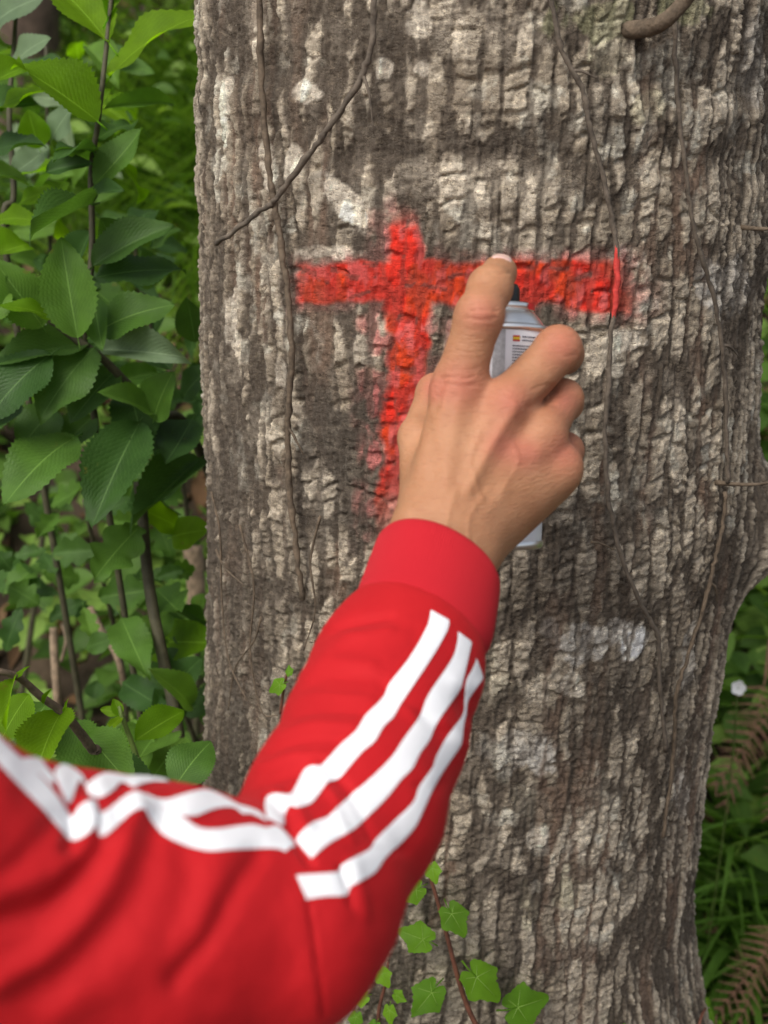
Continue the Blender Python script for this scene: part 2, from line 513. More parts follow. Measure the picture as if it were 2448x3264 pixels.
hgt -= 0.0012 * sstep(0.60, 0.70, fbm(S * 110, ZZ * 260, 94, 3)) * plate
hgt += (rough - 0.5) * (0.0020 * plate + 0.0022 * (1 - plate))
hgt += plate * (prand2 - 0.5) * 0.04 * np.clip(SW - cu, -0.012, 0.012)
hgt += (big - 0.5) * 0.005
# broad shallow cross-folds of the bark and the collar of a lost branch on the right
for (yy, ss, am) in ((250, 60, -0.0018), (340, 60, 0.0014), (500, 45, -0.0016), (590, 50, 0.001), (1500, 120, -0.001)):
    hgt += am * np.exp(-((pyv - yy - 0.03 * (pxv - 1500)) / ss) ** 2) * front
zc = P(2448, 1440, 1.0)[2] - 0.02
hgt += 0.050 * np.exp(-(((PHI - math.radians(77)) / 0.17) ** 2 + ((ZZ - (CAM[2] - 0.345)) / 0.045) ** 2))
# root flare
ang_fl = 0.5 + 0.5 * np.cos(PHI * 4 + 0.8)
hgt += ang_fl * 0.09 * sstep(0.40, -0.1, ZZ)

# --- colours that belong to the bark itself
def C(*c): return np.array(c)
def lerp(a, b, t): return a + (b - a) * t[..., None]
n1 = fbm(S * 30, ZZ * 16, 101, 4)
n2 = fbm(S * 9 + 7, ZZ * 7, 103, 3)
n3 = fbm(S * 120, ZZ * 60, 105, 4)
fiss = lerp(C(0.092, 0.069, 0.051), C(0.170, 0.100, 0.066), sstep(0.60, 0.80, fbm(S * 45, ZZ * 6, 107, 3)))
fiss = lerp(fiss, C(0.20, 0.165, 0.13), sstep(0.55, 0.75, n3) * 0.45)
pc = lerp(C(0.225, 0.180, 0.130), C(0.310, 0.258, 0.192), sstep(0.35, 0.65, n1))
paleness = sstep(0.57, 0.66, 0.52 * n2 + 0.36 * prand + 0.30 * n3 - 0.03 + 0.05 * side)
pc = lerp(pc, C(0.46, 0.40, 0.315), paleness * 0.62)
col = lerp(fiss, pc, plate)
# lichen speckles
lich = sstep(0.60, 0.70, fbm(S * 75 + 11, ZZ * 62, 111, 4)) * sstep(0.45, 0.62, fbm(S * 11, ZZ * 9, 113, 2))
col = lerp(col, C(0.47, 0.48, 0.42), lich * 0.75 * (0.35 + 0.65 * plate))
# black algae stains
stain = sstep(0.50, 0.72, fbm(S * 26, ZZ * 15, 117, 5))
ylow = sstep(1100, 1700, pyv)
col = lerp(col, C(0.075, 0.060, 0.048), stain * (0.14 + 0.48 * ylow) * (1 - 0.6 * paleness))
nz = fbm(S * 60, ZZ * 45, 121, 4)
def blob(x, y, rx, ry, rot=0.0, edge=0.55, soft=0.14, nscale=0.9):
    """irregular patch on the bark; photograph overview coordinates (x1.4756)"""
    q = 1.4756
    c, s = math.cos(math.radians(rot)), math.sin(math.radians(rot))
    dx, dy = pxv - x * q, pyv - y * q
    a = (dx * c + dy * s) / (rx * q); b = (-dx * s + dy * c) / (ry * q)
    r = np.sqrt(a * a + b * b) + (nz - 0.5) * 2 * nscale + (n3 - 0.5) * 0.8
    return (1 - sstep(1 - soft, 1 + soft, r)) * front
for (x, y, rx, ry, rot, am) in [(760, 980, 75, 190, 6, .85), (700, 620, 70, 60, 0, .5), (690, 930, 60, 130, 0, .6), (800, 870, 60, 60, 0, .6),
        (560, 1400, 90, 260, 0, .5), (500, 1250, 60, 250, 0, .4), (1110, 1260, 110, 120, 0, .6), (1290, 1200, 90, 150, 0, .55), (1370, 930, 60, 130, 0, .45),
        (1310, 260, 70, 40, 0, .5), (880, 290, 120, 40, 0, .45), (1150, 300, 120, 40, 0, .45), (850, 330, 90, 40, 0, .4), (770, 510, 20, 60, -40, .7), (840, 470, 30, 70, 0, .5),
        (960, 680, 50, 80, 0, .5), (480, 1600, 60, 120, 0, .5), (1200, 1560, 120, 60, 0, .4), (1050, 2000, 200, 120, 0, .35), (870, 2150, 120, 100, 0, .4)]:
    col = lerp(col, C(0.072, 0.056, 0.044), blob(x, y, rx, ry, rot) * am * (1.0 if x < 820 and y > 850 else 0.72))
WHITE, PALE, YEL, GREY = C(0.70, 0.65, 0.56), C(0.51, 0.45, 0.36), C(0.46, 0.44, 0.29), C(0.43, 0.43, 0.42)
for (x, y, rx, ry, rot, cc, am) in [
        (905, 50, 26, 46, 0, WHITE, .8), (975, 48, 32, 52, 0, PALE, .95), (825, 145, 18, 24, 15, WHITE, .95), (907, 147, 20, 17, 0, WHITE, .75), (668, 200, 32, 17, 12, WHITE, .9),
        (745, 430, 22, 62, -38, WHITE, .98), (778, 470, 14, 26, -20, WHITE, .8), (490, 215, 11, 36, 0, WHITE, .8), (490, 290, 10, 30, 0, WHITE, .85), (575, 330, 11, 34, 0, WHITE, .8), (588, 375, 12, 26, 0, WHITE, .75),
        (635, 345, 14, 25, 0, WHITE, .7), (560, 60, 14, 40, 0, PALE, .8), (545, 20, 12, 60, 0, PALE, .7), (1062, 45, 44, 40, 0, PALE, .8), (1130, 60, 30, 36, 0, PALE, .7), (1310, 118, 34, 50, 0, YEL, .9), (1345, 90, 25, 60, 0, PALE, .5),
        (1410, 225, 36, 40, 0, YEL, .7), (1400, 380, 26, 30, 0, PALE, .5), (915, 275, 40, 26, 0, PALE, .8), (1010, 270, 30, 30, 0, PALE, .55), (890, 385, 40, 30, 0, PALE, .7), (975, 400, 36, 46, 0, PALE, .8), (1050, 395, 34, 44, 0, PALE, .85),
        (1150, 425, 40, 44, 0, PALE, .85), (1235, 400, 34, 34, 0, PALE, .7), (1080, 500, 50, 30, 0, PALE, .6), (1180, 520, 40, 30, 0, PALE, .5), (700, 545, 46, 15, 0, WHITE, .55), (585, 555, 20, 46, 0, PALE, .7),
        (505, 700, 18, 60, 0, WHITE, .7), (505, 790, 16, 46, 0, PALE, .7), (605, 805, 16, 26, 0, WHITE, .6), (560, 920, 30, 40, 0, PALE, .6), (690, 1060, 30, 40, 0, PALE, .55), (690, 1190, 28, 36, 0, PALE, .5), (790, 765, 30, 26, 0, PALE, .6), (600, 950, 18, 30, 0, PALE, .6),
        (1350, 735, 44, 28, 0, WHITE, .7), (1285, 765, 36, 40, 20, PALE, .8), (1280, 830, 40, 40, 0, PALE, .5), (1340, 800, 30, 40, 0, PALE, .5), (1365, 1380, 26, 36, 25, C(.66, .66, .66), .95), (1325, 1365, 18, 20, 0, C(.6, .6, .6), .6), (1245, 1385, 60, 32, 0, GREY, .9), (1190, 1360, 26, 20, 0, GREY, .8),
        (1115, 1630, 40, 36, 0, GREY, .85), (1160, 1640, 34, 36, 0, GREY, .8), (1085, 1630, 20, 40, 0, C(.40, .43, .34), .7), (1150, 1735, 34, 44, 0, C(.38, .36, .28), .85), (1275, 1700, 36, 36, 0, C(.37, .35, .28), .8),
        (1160, 1815, 20, 22, 0, WHITE, .7), (1090, 1830, 36, 36, 0, PALE, .7), (1250, 1815, 26, 30, 0, PALE, .8), (1230, 1920, 24, 50, 0, YEL, .6), (1140, 1960, 18, 50, 0, YEL, .5), (1070, 1470, 40, 60, 0, C(.34, .32, .24), .6), (1160, 1490, 24, 26, 0, PALE, .8), (1240, 1480, 22, 20, 0, WHITE, .7), (1290, 1375, 40, 24, 0, GREY, .8), (1120, 1620, 70, 40, 0, GREY, .6), (1000, 60, 130, 60, 0, PALE, .45), (1080, 400, 150, 50, 0, PALE, .45),
        (1465, 900, 12, 40, 0, PALE, .8), (1440, 840, 12, 40, 0, PALE, .7), (1570, 620, 30, 70, 0, GREY, .8), (1520, 590, 20, 40, 0, GREY, .7), (1580, 200, 26, 90, 0, PALE, .6), (1630, 120, 18, 100, 0, GREY, .6), (1480, 1420, 14, 60, 0, GREY, .5), (1510, 1660, 12, 60, 0, PALE, .6), (1470, 1720, 14, 60, 0, GREY, .6)]:
    b = blob(x, y, rx * 1.12, ry * 1.12, rot, nscale=0.75) * am * ((0.6 if cc is WHITE else 0.25) + (0.4 if cc is WHITE else 0.75) * plate) * (1 - 0.8 * crack)
    col = lerp(col, cc, b)
# moss tint
col = lerp(col, C(0.20, 0.23, 0.09), blob(1290, 40, 90, 40) * 0.5 + blob(1480, 20, 60, 40) * 0.5)

col = np.clip(lerp(col, col.mean(-1, keepdims=True) * C(1.15, 1.0, 0.80), np.full(S.shape, 0.45)) * 1.34, 0, 0.76)
# --- sprayed red cross (paint lies on the bark)
def band(d, half, soft):
    return 1 - sstep(half - soft, half + soft, np.abs(d))
wig = (fbm(S * 60, ZZ * 60, 131, 3) - 0.5)
vx = np.interp(pyv, [650, 760, 900, 1100, 1300, 1480, 1700], [1268, 1295, 1300, 1308, 1285, 1262, 1235])
vh = np.interp(pyv, [640, 720, 820, 950, 1150, 1300, 1450, 1720], [35, 52, 66, 76, 68, 64, 56, 50])
vd = (pxv - vx) / vh + wig * 0.9
vmask = (1 - sstep(0.75, 1.15, np.abs(vd))) * sstep(645, 730, pyv + wig * 60) * sstep(1760, 1500, pyv)
vmask *= np.interp(pyv, [600, 700, 760, 1250, 1400, 1720], [.5, .7, 1, 1, .95, .85])
hy = np.interp(pxv, [900, 1300, 1700, 2050], [905, 895, 905, 920]); hh = np.interp(pxv, [900, 1300, 1700, 2050], [66, 66, 72, 90])
hd = (pyv - hy) / hh + wig * 0.5
hmask = (1 - sstep(0.8, 1.12, np.abs(hd))) * sstep(930, 985, pxv + wig * 60) * sstep(2030, 1930, pxv + wig * 80)
pmask = np.maximum(vmask, hmask) * front
over = np.maximum((1 - sstep(0.8, 2.2, np.where(vd < 0, -vd * 0.8, vd))) * sstep(590, 740, pyv) * sstep(1850, 1450, pyv),
                  (1 - sstep(0.9, 1.7, np.abs(hd))) * sstep(890, 990, pxv) * sstep(2140, 1920, pxv)) * front
cover = pmask * np.clip(0.78 + 0.34 * plate - 0.25 * crack + 0.5 * (n3 - 0.5), 0, 1)
cover = np.maximum(cover, pmask * sstep(0.40, 0.62, rough) * 0.38)
RED, REDO, PINK = C(0.80, 0.028, 0.012), C(0.70, 0.050, 0.006), C(0.72, 0.20, 0.19)
redc = lerp(RED, REDO, sstep(0.42, 0.62, fbm(S * 50, ZZ * 40, 135, 3)))
redc = lerp(redc, C(0.78, 0.16, 0.15), sstep(0.56, 0.72, n3) * 0.75)
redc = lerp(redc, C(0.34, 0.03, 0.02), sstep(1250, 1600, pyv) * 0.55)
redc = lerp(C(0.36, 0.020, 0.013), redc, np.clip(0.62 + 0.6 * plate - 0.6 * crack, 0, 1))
ov = np.clip(over - pmask, 0, 1) * (0.25 + 0.75 * plate) * sstep(0.30, 0.62, fbm(S * 110, ZZ * 90, 137, 4)) * 0.75
col = lerp(col, PINK * 0.9, ov)
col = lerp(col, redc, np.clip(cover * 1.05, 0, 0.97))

rr_ = base_r + hgt
VX = t_cx(ZZ) + rr_ * np.sin(PHI); VY = YC - rr_ * np.cos(PHI)
TV = np.stack([VX, VY, ZZ], -1).reshape(-1, 3)
TC = np.concatenate([col.reshape(-1, 3), np.clip(cover, 0, 1).reshape(-1, 1)], 1)
nr, nc = S.shape
I = np.arange(nr * nc).reshape(nr, nc)
In = np.roll(I, -1, axis=1)
Q = np.stack([I[:-1], In[:-1], In[1:], I[1:]], -1).reshape(-1, 4)
# plates that can be told apart become pieces of their own, cut from the same relief
pid = np.where((plate > 0.10) & front & (ZZ > 0.28) & (ZZ < 1.39), np.floor(cid * 9e6) * 4096 + (seg - seg.min()), -1).reshape(-1)
qp = pid[Q]
same = (qp[:, 0] >= 0) & (qp == qp[:, :1]).all(1)
qid = np.where(same, qp[:, 0], -1)
wq = np.clip(np.cos(PHI).reshape(-1)[Q[:, 0]], 0.05, 1) * ((pxv.reshape(-1)[Q[:, 0]] > 0) & (pxv.reshape(-1)[Q[:, 0]] < PW) & (pyv.reshape(-1)[Q[:, 0]] > 0) & (pyv.reshape(-1)[Q[:, 0]] < PH))
ids, inv = np.unique(qid, return_inverse=True)
area = np.bincount(inv, weights=wq); area[ids < 0] = 0
top = np.argsort(-area)[:298]
top = top[area[top] > 60]
tree = thing("chestnut_tree", "thick grey-brown chestnut trunk with cracked plated bark and a sprayed red cross", "tree", loc=(float(t_cx(0.0)), YC, 0))
keep = ~np.isin(inv, top)
def sub_mesh(name, quads):
    u, iv = np.unique(quads, return_inverse=True)
    return np_mesh(name, TV[u], iv.reshape(quads.shape), True, TC[u])
trunk = put(obj("trunk", sub_mesh("trunk", Q[keep]), M["bark"]), tree)
od = np.argsort(inv, kind='stable'); sinv = inv[od]
for t in top:
    a, b = np.searchsorted(sinv, t), np.searchsorted(sinv, t, side='right')
    o = obj("bark_plate", sub_mesh("bark_plate", Q[od[a:b]]), M["bark"])
    o.parent = trunk                      # the trunk mesh already lies in world space

# ------------------------------------------------------------------ tubes (stems, vines, twigs)
def catmull(pts, n=8):
    pts = np.asarray(pts, float)
    if len(pts) < 3:
        t = np.linspace(0, 1, n + 1)[:, None]
        return pts[0] + (pts[-1] - pts[0]) * t
    p = np.vstack([2 * pts[0] - pts[1], pts, 2 * pts[-1] - pts[-2]])
    out = []
    for i in range(1, len(p) - 2):
        t = np.linspace(0, 1, n, endpoint=False)[:, None]
        a, b, c, d = p[i - 1], p[i], p[i + 1], p[i + 2]
        out.append(0.5 * (2 * b + (c - a) * t + (2 * a - 5 * b + 4 * c - d) * t ** 2 + (3 * b - a - 3 * c + d) * t ** 3))
    out.append(pts[-1:])
    return np.vstack(out)

def tube_arrays(pts, rad, seg=8, jitter=0.0):
    pts = np.asarray(pts, float); n = len(pts)
    rad = np.broadcast_to(np.asarray(rad, float), (n,)) if np.ndim(rad) == 0 or len(np.atleast_1d(rad)) == n else np.interp(np.linspace(0, 1, n), np.linspace(0, 1, len(rad)), rad)
    tan = np.gradient(pts, axis=0); tan /= np.linalg.norm(tan, axis=1)[:, None] + 1e-12
    ref = np.array([0.31, -0.9, 0.27])
    a = np.cross(tan, ref); a /= np.linalg.norm(a, axis=1)[:, None]
    b = np.cross(tan, a)
    th = np.linspace(0, 2 * math.pi, seg, endpoint=False)
    r = rad[:, None] * (1 + jitter * rng.standard_normal((n, seg)))
    V = pts[:, None, :] + r[..., None] * (np.cos(th)[None, :, None] * a[:, None, :] + np.sin(th)[None, :, None] * b[:, None, :])
    V = np.vstack([V.reshape(-1, 3), pts[:1], pts[-1:]])
    I = np.arange(n * seg).reshape(n, seg); J = np.roll(I, -1, 1)
    Q = np.stack([I[:-1], I[1:], J[1:], J[:-1]], -1).reshape(-1, 4)
    c0, c1 = n * seg, n * seg + 1
    T = np.vstack([np.stack([np.full(seg, c0), I[0], J[0]], -1), np.stack([np.full(seg, c1), J[-1], I[-1]], -1)])
    return V, Q, T

def tube(name, pts, rad, mat, seg=8, jitter=0.0, **kw):
    V, Q, T = tube_arrays(pts, rad, seg, jitter)
    return obj(name, np_mesh(name, V, [Q, T]), mat, **kw)

def on_trunk(path, q=1.4756, lift=0.007, n=8):
    sm = catmull(np.array(path, float) * q, n)
    out = []
    for x, y in sm:
        p, nn = trunk_hit(x, y)
        out.append(p + nn * lift)
    return np.array(out)

VINES = [
    ("long bare brown ivy stem climbing straight up the bark, touching the red cross's tip", [(573, -30), (578, 150), (586, 280), (598, 400), (608, 450), (622, 550), (635, 650), (641, 780), (632, 920), (637, 1050), (650, 1180), (664, 1290)], 0.0021, "stem_wood", 0.0050),
    ("bare grey ivy stem slanting diagonally across the bark above the red cross", [(818, -30), (814, 90), (790, 170), (735, 260), (690, 320), (620, 420), (580, 455), (490, 525)], 0.0019, "stem_grey", 0.0075),
    ("thin dry ivy stem, partly sprayed red, running down past the spray can", [(1180, -30), (1210, 110), (1250, 190), (1270, 280), (1300, 400), (1319, 500), (1325, 600), (1315, 700), (1305, 850), (1300, 1000), (1325, 1170), (1370, 1290), (1410, 1370), (1415, 1480), (1428, 1620)], 0.0016, "stem_grey", 0.0052),
    ("thin bare stem hanging from the cut branch stub down the ridged bark", [(1443, 40), (1455, 250), (1475, 420), (1495, 530), (1530, 650), (1550, 800), (1555, 950), (1556, 1040)], 0.0015, "stem_grey", 0.0055),
    ("slender stem curving down the narrow ridged side of the trunk towards its foot", [(1553, 1060), (1544, 1144), (1525, 1227), (1498, 1332), (1465, 1433), (1448, 1505), (1440, 1640), (1420, 1800)], 0.0015, "stem_wood", 0.0055),
]
for i, (lab, path, r, mt, lf) in enumerate(VINES):
    pts = on_trunk(path, lift=lf)
    pts += 0.0004 * rng.standard_normal(pts.shape)
    rads = r * (1 + 0.18 * rng.standard_normal(len(pts)) * 0.6)
    root = thing("vine_stem", lab, "vine", "bare ivy stems on the trunk", loc=tuple(pts[-1]))
    put(tube("stem", pts, rads, M[mt], 8, 0.08), root)
    if i == 2:                                   # the stretch the spray has hit
        vx_, vy_, _ = project(pts)
        ix = np.where((vy_ > 770) & (vy_ < 1060))[0]
        o = put(tube("painted_stretch", pts[ix], np.maximum(rads[ix] * 1.15, 0.0015) * np.interp(np.arange(len(ix)), [0, 2, len(ix) - 4, len(ix) - 1], [0.7, 1, 1, 0.6]), M["vine_paint"], 10, 0.03), root)
        o["label"] = "stretch of stem sprayed red"
    for j in range(1):           # short side twigs
        k0 = int(rng.integers(8, len(pts) - 8)); p = pts[k0]
        d = pts[k0 + 3] - pts[k0 - 3]; d /= np.linalg.norm(d)
        n = np.array([p[0] - t_cx(p[2]), p[1] - YC, 0]); n /= np.linalg.norm(n)
        s = np.cross(n, d) * (1 if rng.random() < .5 else -1)
        L = 0.012 + 0.02 * rng.random()
        tw = np.array([p, p + (s * 0.7 + d * 0.5 + n * 0.15) * L * 0.5, p + (s * 0.8 + d * 0.9 + n * 0.02) * L])
        put(tube("twig", catmull(tw, 4), [0.0013, 0.0009, 0.0004], M[mt], 6, 0.1), root)
# fine dead rootlets on the lower bark
ROOTS = [([(480, 1185), (500, 1225), (540, 1262)], "short pale rootlet hooked on the lower bark below the long stem"),
         ([(470, 1060), (488, 1150), (492, 1290), (506, 1420), (545, 1510)], "thin brown rootlet running down beside the trunk's leafy side"),
         ([(530, 1130), (560, 1260), (552, 1400), (575, 1530), (610, 1540)], "dry forked rootlet curling near the elbow of the red sleeve"),
         ([(575, 1330), (560, 1380), (520, 1440), (505, 1530)], "wispy rootlet bent across the bark behind the forearm"),
         ([(700, 1110), (680, 1210), (690, 1310), (665, 1400)], "fine rootlet dangling on dark bark beside the red cuff"),
         ([(1270, 1165), (1295, 1170), (1318, 1182)], "tiny pale twig stuck to the bark below the can")]
for path, lab in ROOTS:
    pts = on_trunk(path, lift=0.005)
    tube("rootlet", pts, np.linspace(0.0010, 0.0005, len(pts)), M["stem_wood"], 6, 0.15, label=lab, cat="rootlet", group="dead rootlets on the bark")
# branch stub, top right
p0, n0 = trunk_hit(1385 * 1.4756, 62 * 1.4756)
p1 = P(1440 * 1.4756, 42 * 1.4756, float((p0 + n0 * 0.02 - CAM) @ FWD))
p2 = P(1490 * 1.4756, -12 * 1.4756, float((p0 + n0 * 0.03 - CAM) @ FWD)); p3 = P(1540 * 1.4756, -90 * 1.4756, float((p0 + n0 * 0.05 - CAM) @ FWD))
st = catmull([p0 - n0 * 0.02 - RIGHT * 0.012, p0 + n0 * 0.004, p1, p2, p3, p3 + np.array([0.09, -0.02, 0.10]), p3 + np.array([0.20, 0.0, 0.28])], 8)
put(tube("branch", st, [0.0052, 0.0052, 0.0045, 0.0042, 0.0040, 0.0032, 0.0016], M["stem_wood"], 14, 0.03), tree)
# twigs poking out of the trunk's right side
for (a, b, lab) in (((1612, 492), (1700, 486), "stubby twig poking from the smooth grey ridges high on the trunk"), ((1555, 1045), (1690, 1038), "thin twig poking sideways from the lost branch's collar")):
    q0, m0 = trunk_hit(a[0] * 1.4756, a[1] * 1.4756)
    d0 = float((q0 - CAM) @ FWD)
    tw = catmull([q0 - m0 * 0.004, P((a[0] + b[0]) / 2 * 1.4756, (a[1] + b[1]) / 2 * 1.4756 + 8, d0 - 0.006), P(b[0] * 1.4756, b[1] * 1.4756, d0 + 0.01)], 6)
    o = put(tube("twig", tw, [0.0020, 0.0012, 0.0007], M["stem_wood"], 8, 0.08), tree)
    o["label"] = lab
# ------------------------------------------------------------------ signed-distance modelling (hand, sleeve)
def surface_nets(d, origin, h):
    s = d < 0
    n = np.array(d.shape) - 1
    cnt8 = np.zeros(tuple(n), np.int8)
    for a in (0, 1):
        for b in (0, 1):
            for c in (0, 1):
                cnt8 += s[a:a + n[0], b:b + n[1], c:c + n[2]]
    act = (cnt8 > 0) & (cnt8 < 8)
    idx = np.full(tuple(n), -1, np.int64)
    ai = np.argwhere(act)
    idx[act] = np.arange(len(ai))
    acc = np.zeros((len(ai), 3)); cnt = np.zeros(len(ai))
    for ax in range(3):
        o1, o2 = [q for q in range(3) if q != ax]
        for u in (0, 1):
            for v in (0, 1):
                a = np.zeros(3, int); a[o1] = u; a[o2] = v
                b = a.copy(); b[ax] = 1
                va = d[tuple((ai + a).T)]; vb = d[tuple((ai + b).T)]
                m = (va < 0) != (vb < 0)
                t = np.where(m, va / np.where(m, va - vb, 1), 0)
                p = a + t[:, None] * (b - a)
                acc[m] += p[m]; cnt[m] += 1
    V = origin + h * (ai + acc / cnt[:, None])
    faces = []
    for ax in range(3):
        o1, o2 = [(1, 2), (2, 0), (0, 1)][ax]
        sl0 = [slice(None)] * 3; sl1 = [slice(None)] * 3
        sl0[ax] = slice(0, -1); sl1[ax] = slice(1, None)
        ch = s[tuple(sl0)] != s[tuple(sl1)]
        e = np.argwhere(ch)
        ok = (e[:, o1] > 0) & (e[:, o2] > 0) & (e[:, o1] < n[o1]) & (e[:, o2] < n[o2])
        e = e[ok]
        sgn = s[tuple(e.T)]
        def cell(du, dv):
            q = e.copy(); q[:, o1] += du; q[:, o2] += dv
            return idx[tuple(q.T)]
        f = np.stack([cell(-1, -1), cell(0, -1), cell(0, 0), cell(-1, 0)], 1)
        f[~sgn] = f[~sgn][:, ::-1]
        faces.append(f)
    return V, np.vstack(faces)

def smin(a, b, k):
    h = np.clip(0.5 + 0.5 * (b - a) / k, 0, 1)
    return b + (a - b) * h - k * h * (1 - h)

class Grid:
    def __init__(s, lo, hi, h):
        s.lo = np.array(lo, float); s.h = h
        n = np.ceil((np.array(hi) - s.lo) / h).astype(int) + 1
        ax = [(s.lo[i] + h * np.arange(n[i])).astype(np.float32) for i in range(3)]
        s.X, s.Y, s.Z = np.meshgrid(*ax, indexing='ij')
    def cone(s, A, B):
        """tapered capsule between two (px, py, depth, radius in px)"""
        a, b = PC(*A[:3]).astype(np.float32), PC(*B[:3]).astype(np.float32)
        ra, rb = np.float32(A[3] * A[2] / F), np.float32(B[3] * B[2] / F)
        d = b - a; L = float(d @ d) + 1e-12
        x, y, z = s.X - a[0], s.Y - a[1], s.Z - a[2]
        t = np.clip((x * d[0] + y * d[1] + z * d[2]) / np.float32(L), 0, 1)
        return np.sqrt((x - t * d[0]) ** 2 + (y - t * d[1]) ** 2 + (z - t * d[2]) ** 2) - (ra + t * (rb - ra))
    def chain(s, pts, k):
        d = None
        for a, b in zip(pts[:-1], pts[1:]):
            c = s.cone(a, b)
            d = c if d is None else smin(d, c, k)
        return d

def vert_normals(V, Q):
    fn = np.cross(V[Q[:, 2]] - V[Q[:, 0]], V[Q[:, 3]] - V[Q[:, 1]])
    N = np.zeros_like(V)
    for i in range(4):
        np.add.at(N, Q[:, i], fn)
    return N / (np.linalg.norm(N, axis=1)[:, None] + 1e-12)

def relax(V, Q, it=2, lam=0.5):
    for _ in range(it):
        A = np.zeros_like(V); c = np.zeros(len(V))
        for i in range(4):
            a, b = Q[:, i], Q[:, (i + 1) % 4]
            np.add.at(A, a, V[b]); np.add.at(c, a, 1)
            np.add.at(A, b, V[a]); np.add.at(c, b, 1)
        V = V + lam * (A / c[:, None] - V)
    return V

def poly_dist(px, py, poly):
    poly = np.asarray(poly, float)
    best = np.full(px.shape, 1e9)
    if len(poly) == 1:
        return np.hypot(px - poly[0, 0], py - poly[0, 1])
    for a, b in zip(poly[:-1], poly[1:]):
        d = b - a; L = d @ d
        t = np.clip(((px - a[0]) * d[0] + (py - a[1]) * d[1]) / L, 0, 1)
        best = np.minimum(best, np.hypot(px - a[0] - t * d[0], py - a[1] - t * d[1]))
    return best

def strokes(V, N, items, curve=6):
    """raise or sink the surface along lines laid over it, on the side they were laid from"""
    px, py, _ = project(V)
    face = np.clip(-(N @ FWD) * 2.0 + 0.2, 0, 1)
    disp = np.zeros(len(V))
    for poly, wd, am in items:
        pl = catmull(np.array(poly, float), curve) if len(poly) > 2 else poly
        disp += am * np.exp(-(poly_dist(px, py, pl) / wd) ** 2)
    return V + N * (disp * face)[:, None]

# ------------------------------------------------------------------ the person: arm with hand, sleeve, cuff, stripes
elb = P(920, 2900, 0.42)
person = thing("person", "arm in a red jacket sleeve with white stripes, hand pressing a spray can", "person", loc=tuple(P(-400, 2600, 0.36)))

g = Grid((-0.075, -0.105, 0.505), (0.115, 0.150, 0.730), 0.00095)
MI, MM_, MR, MP = (1459, 1240, .603, 77), (1612, 1292, .602, 76), (1722, 1388, .606, 72), (1778, 1490, .611, 68)
palm = g.cone((1372, 1660, .584, 92), MI)
for a, b in (((1420, 1660, .582, 96), MM_), ((1462, 1680, .585, 96), MR), ((1500, 1700, .589, 90), MP),
             ((1535, 1725, .600, 84), (1752, 1535, .620, 72)),                 # heel of the hand
             ((1410, 1640, .600, 80), (1480, 1420, .618, 70))):
    palm = smin(palm, g.cone(a, b), 0.010)
fore = smin(g.chain([(1355, 1735, .578, 110), (1345, 1850, .567, 104), (1290, 2060, .545, 105)], 0.006),
            g.chain([(1462, 1790, .582, 108), (1435, 1890, .570, 104), (1370, 2080, .548, 105)], 0.006), 0.012)
palm = smin(palm, fore, 0.016)
thumb = g.chain([(1352, 1630, .596, 76), (1333, 1395, .622, 57), (1390, 1254, .648, 57), (1470, 1210, .688, 46)], 0.005)
palm = smin(palm, thumb, 0.010)
index = g.chain([MI, (1527, 1008, .593, 69), (1562, 918, .606, 63), (1592, 869, .628, 54)], 0.006)
middle = g.chain([MM_, (1779, 1113, .621, 68), (1795, 1128, .668, 58), (1690, 1150, .694, 52)], 0.005)
ring = g.chain([MR, (1795, 1272, .632, 57), (1800, 1285, .672, 52), (1690, 1300, .694, 47)], 0.005)
pinky = g.chain([MP, (1801, 1437, .640, 52), (1800, 1445, .672, 46), (1710, 1450, .693, 42)], 0.005)
dd = smin(palm, index, 0.0075)
for fgr in (middle, ring, pinky):
    dd = np.minimum(dd, smin(palm, fgr, 0.0065))
dd = smin(dd, np.minimum(dd, smin(index, middle, 0.010)), 0.002)
Vh, Qh = surface_nets(dd, g.lo, g.h)
Vh = cam_to_world(relax(Vh, Qh, 3, 0.5))
Qh = Qh[:, ::-1]
Nh = vert_normals(Vh, Qh)
if (Nh * (Vh - Vh.mean(0))).sum() < 0:
    Qh = Qh[:, ::-1]; Nh = -Nh
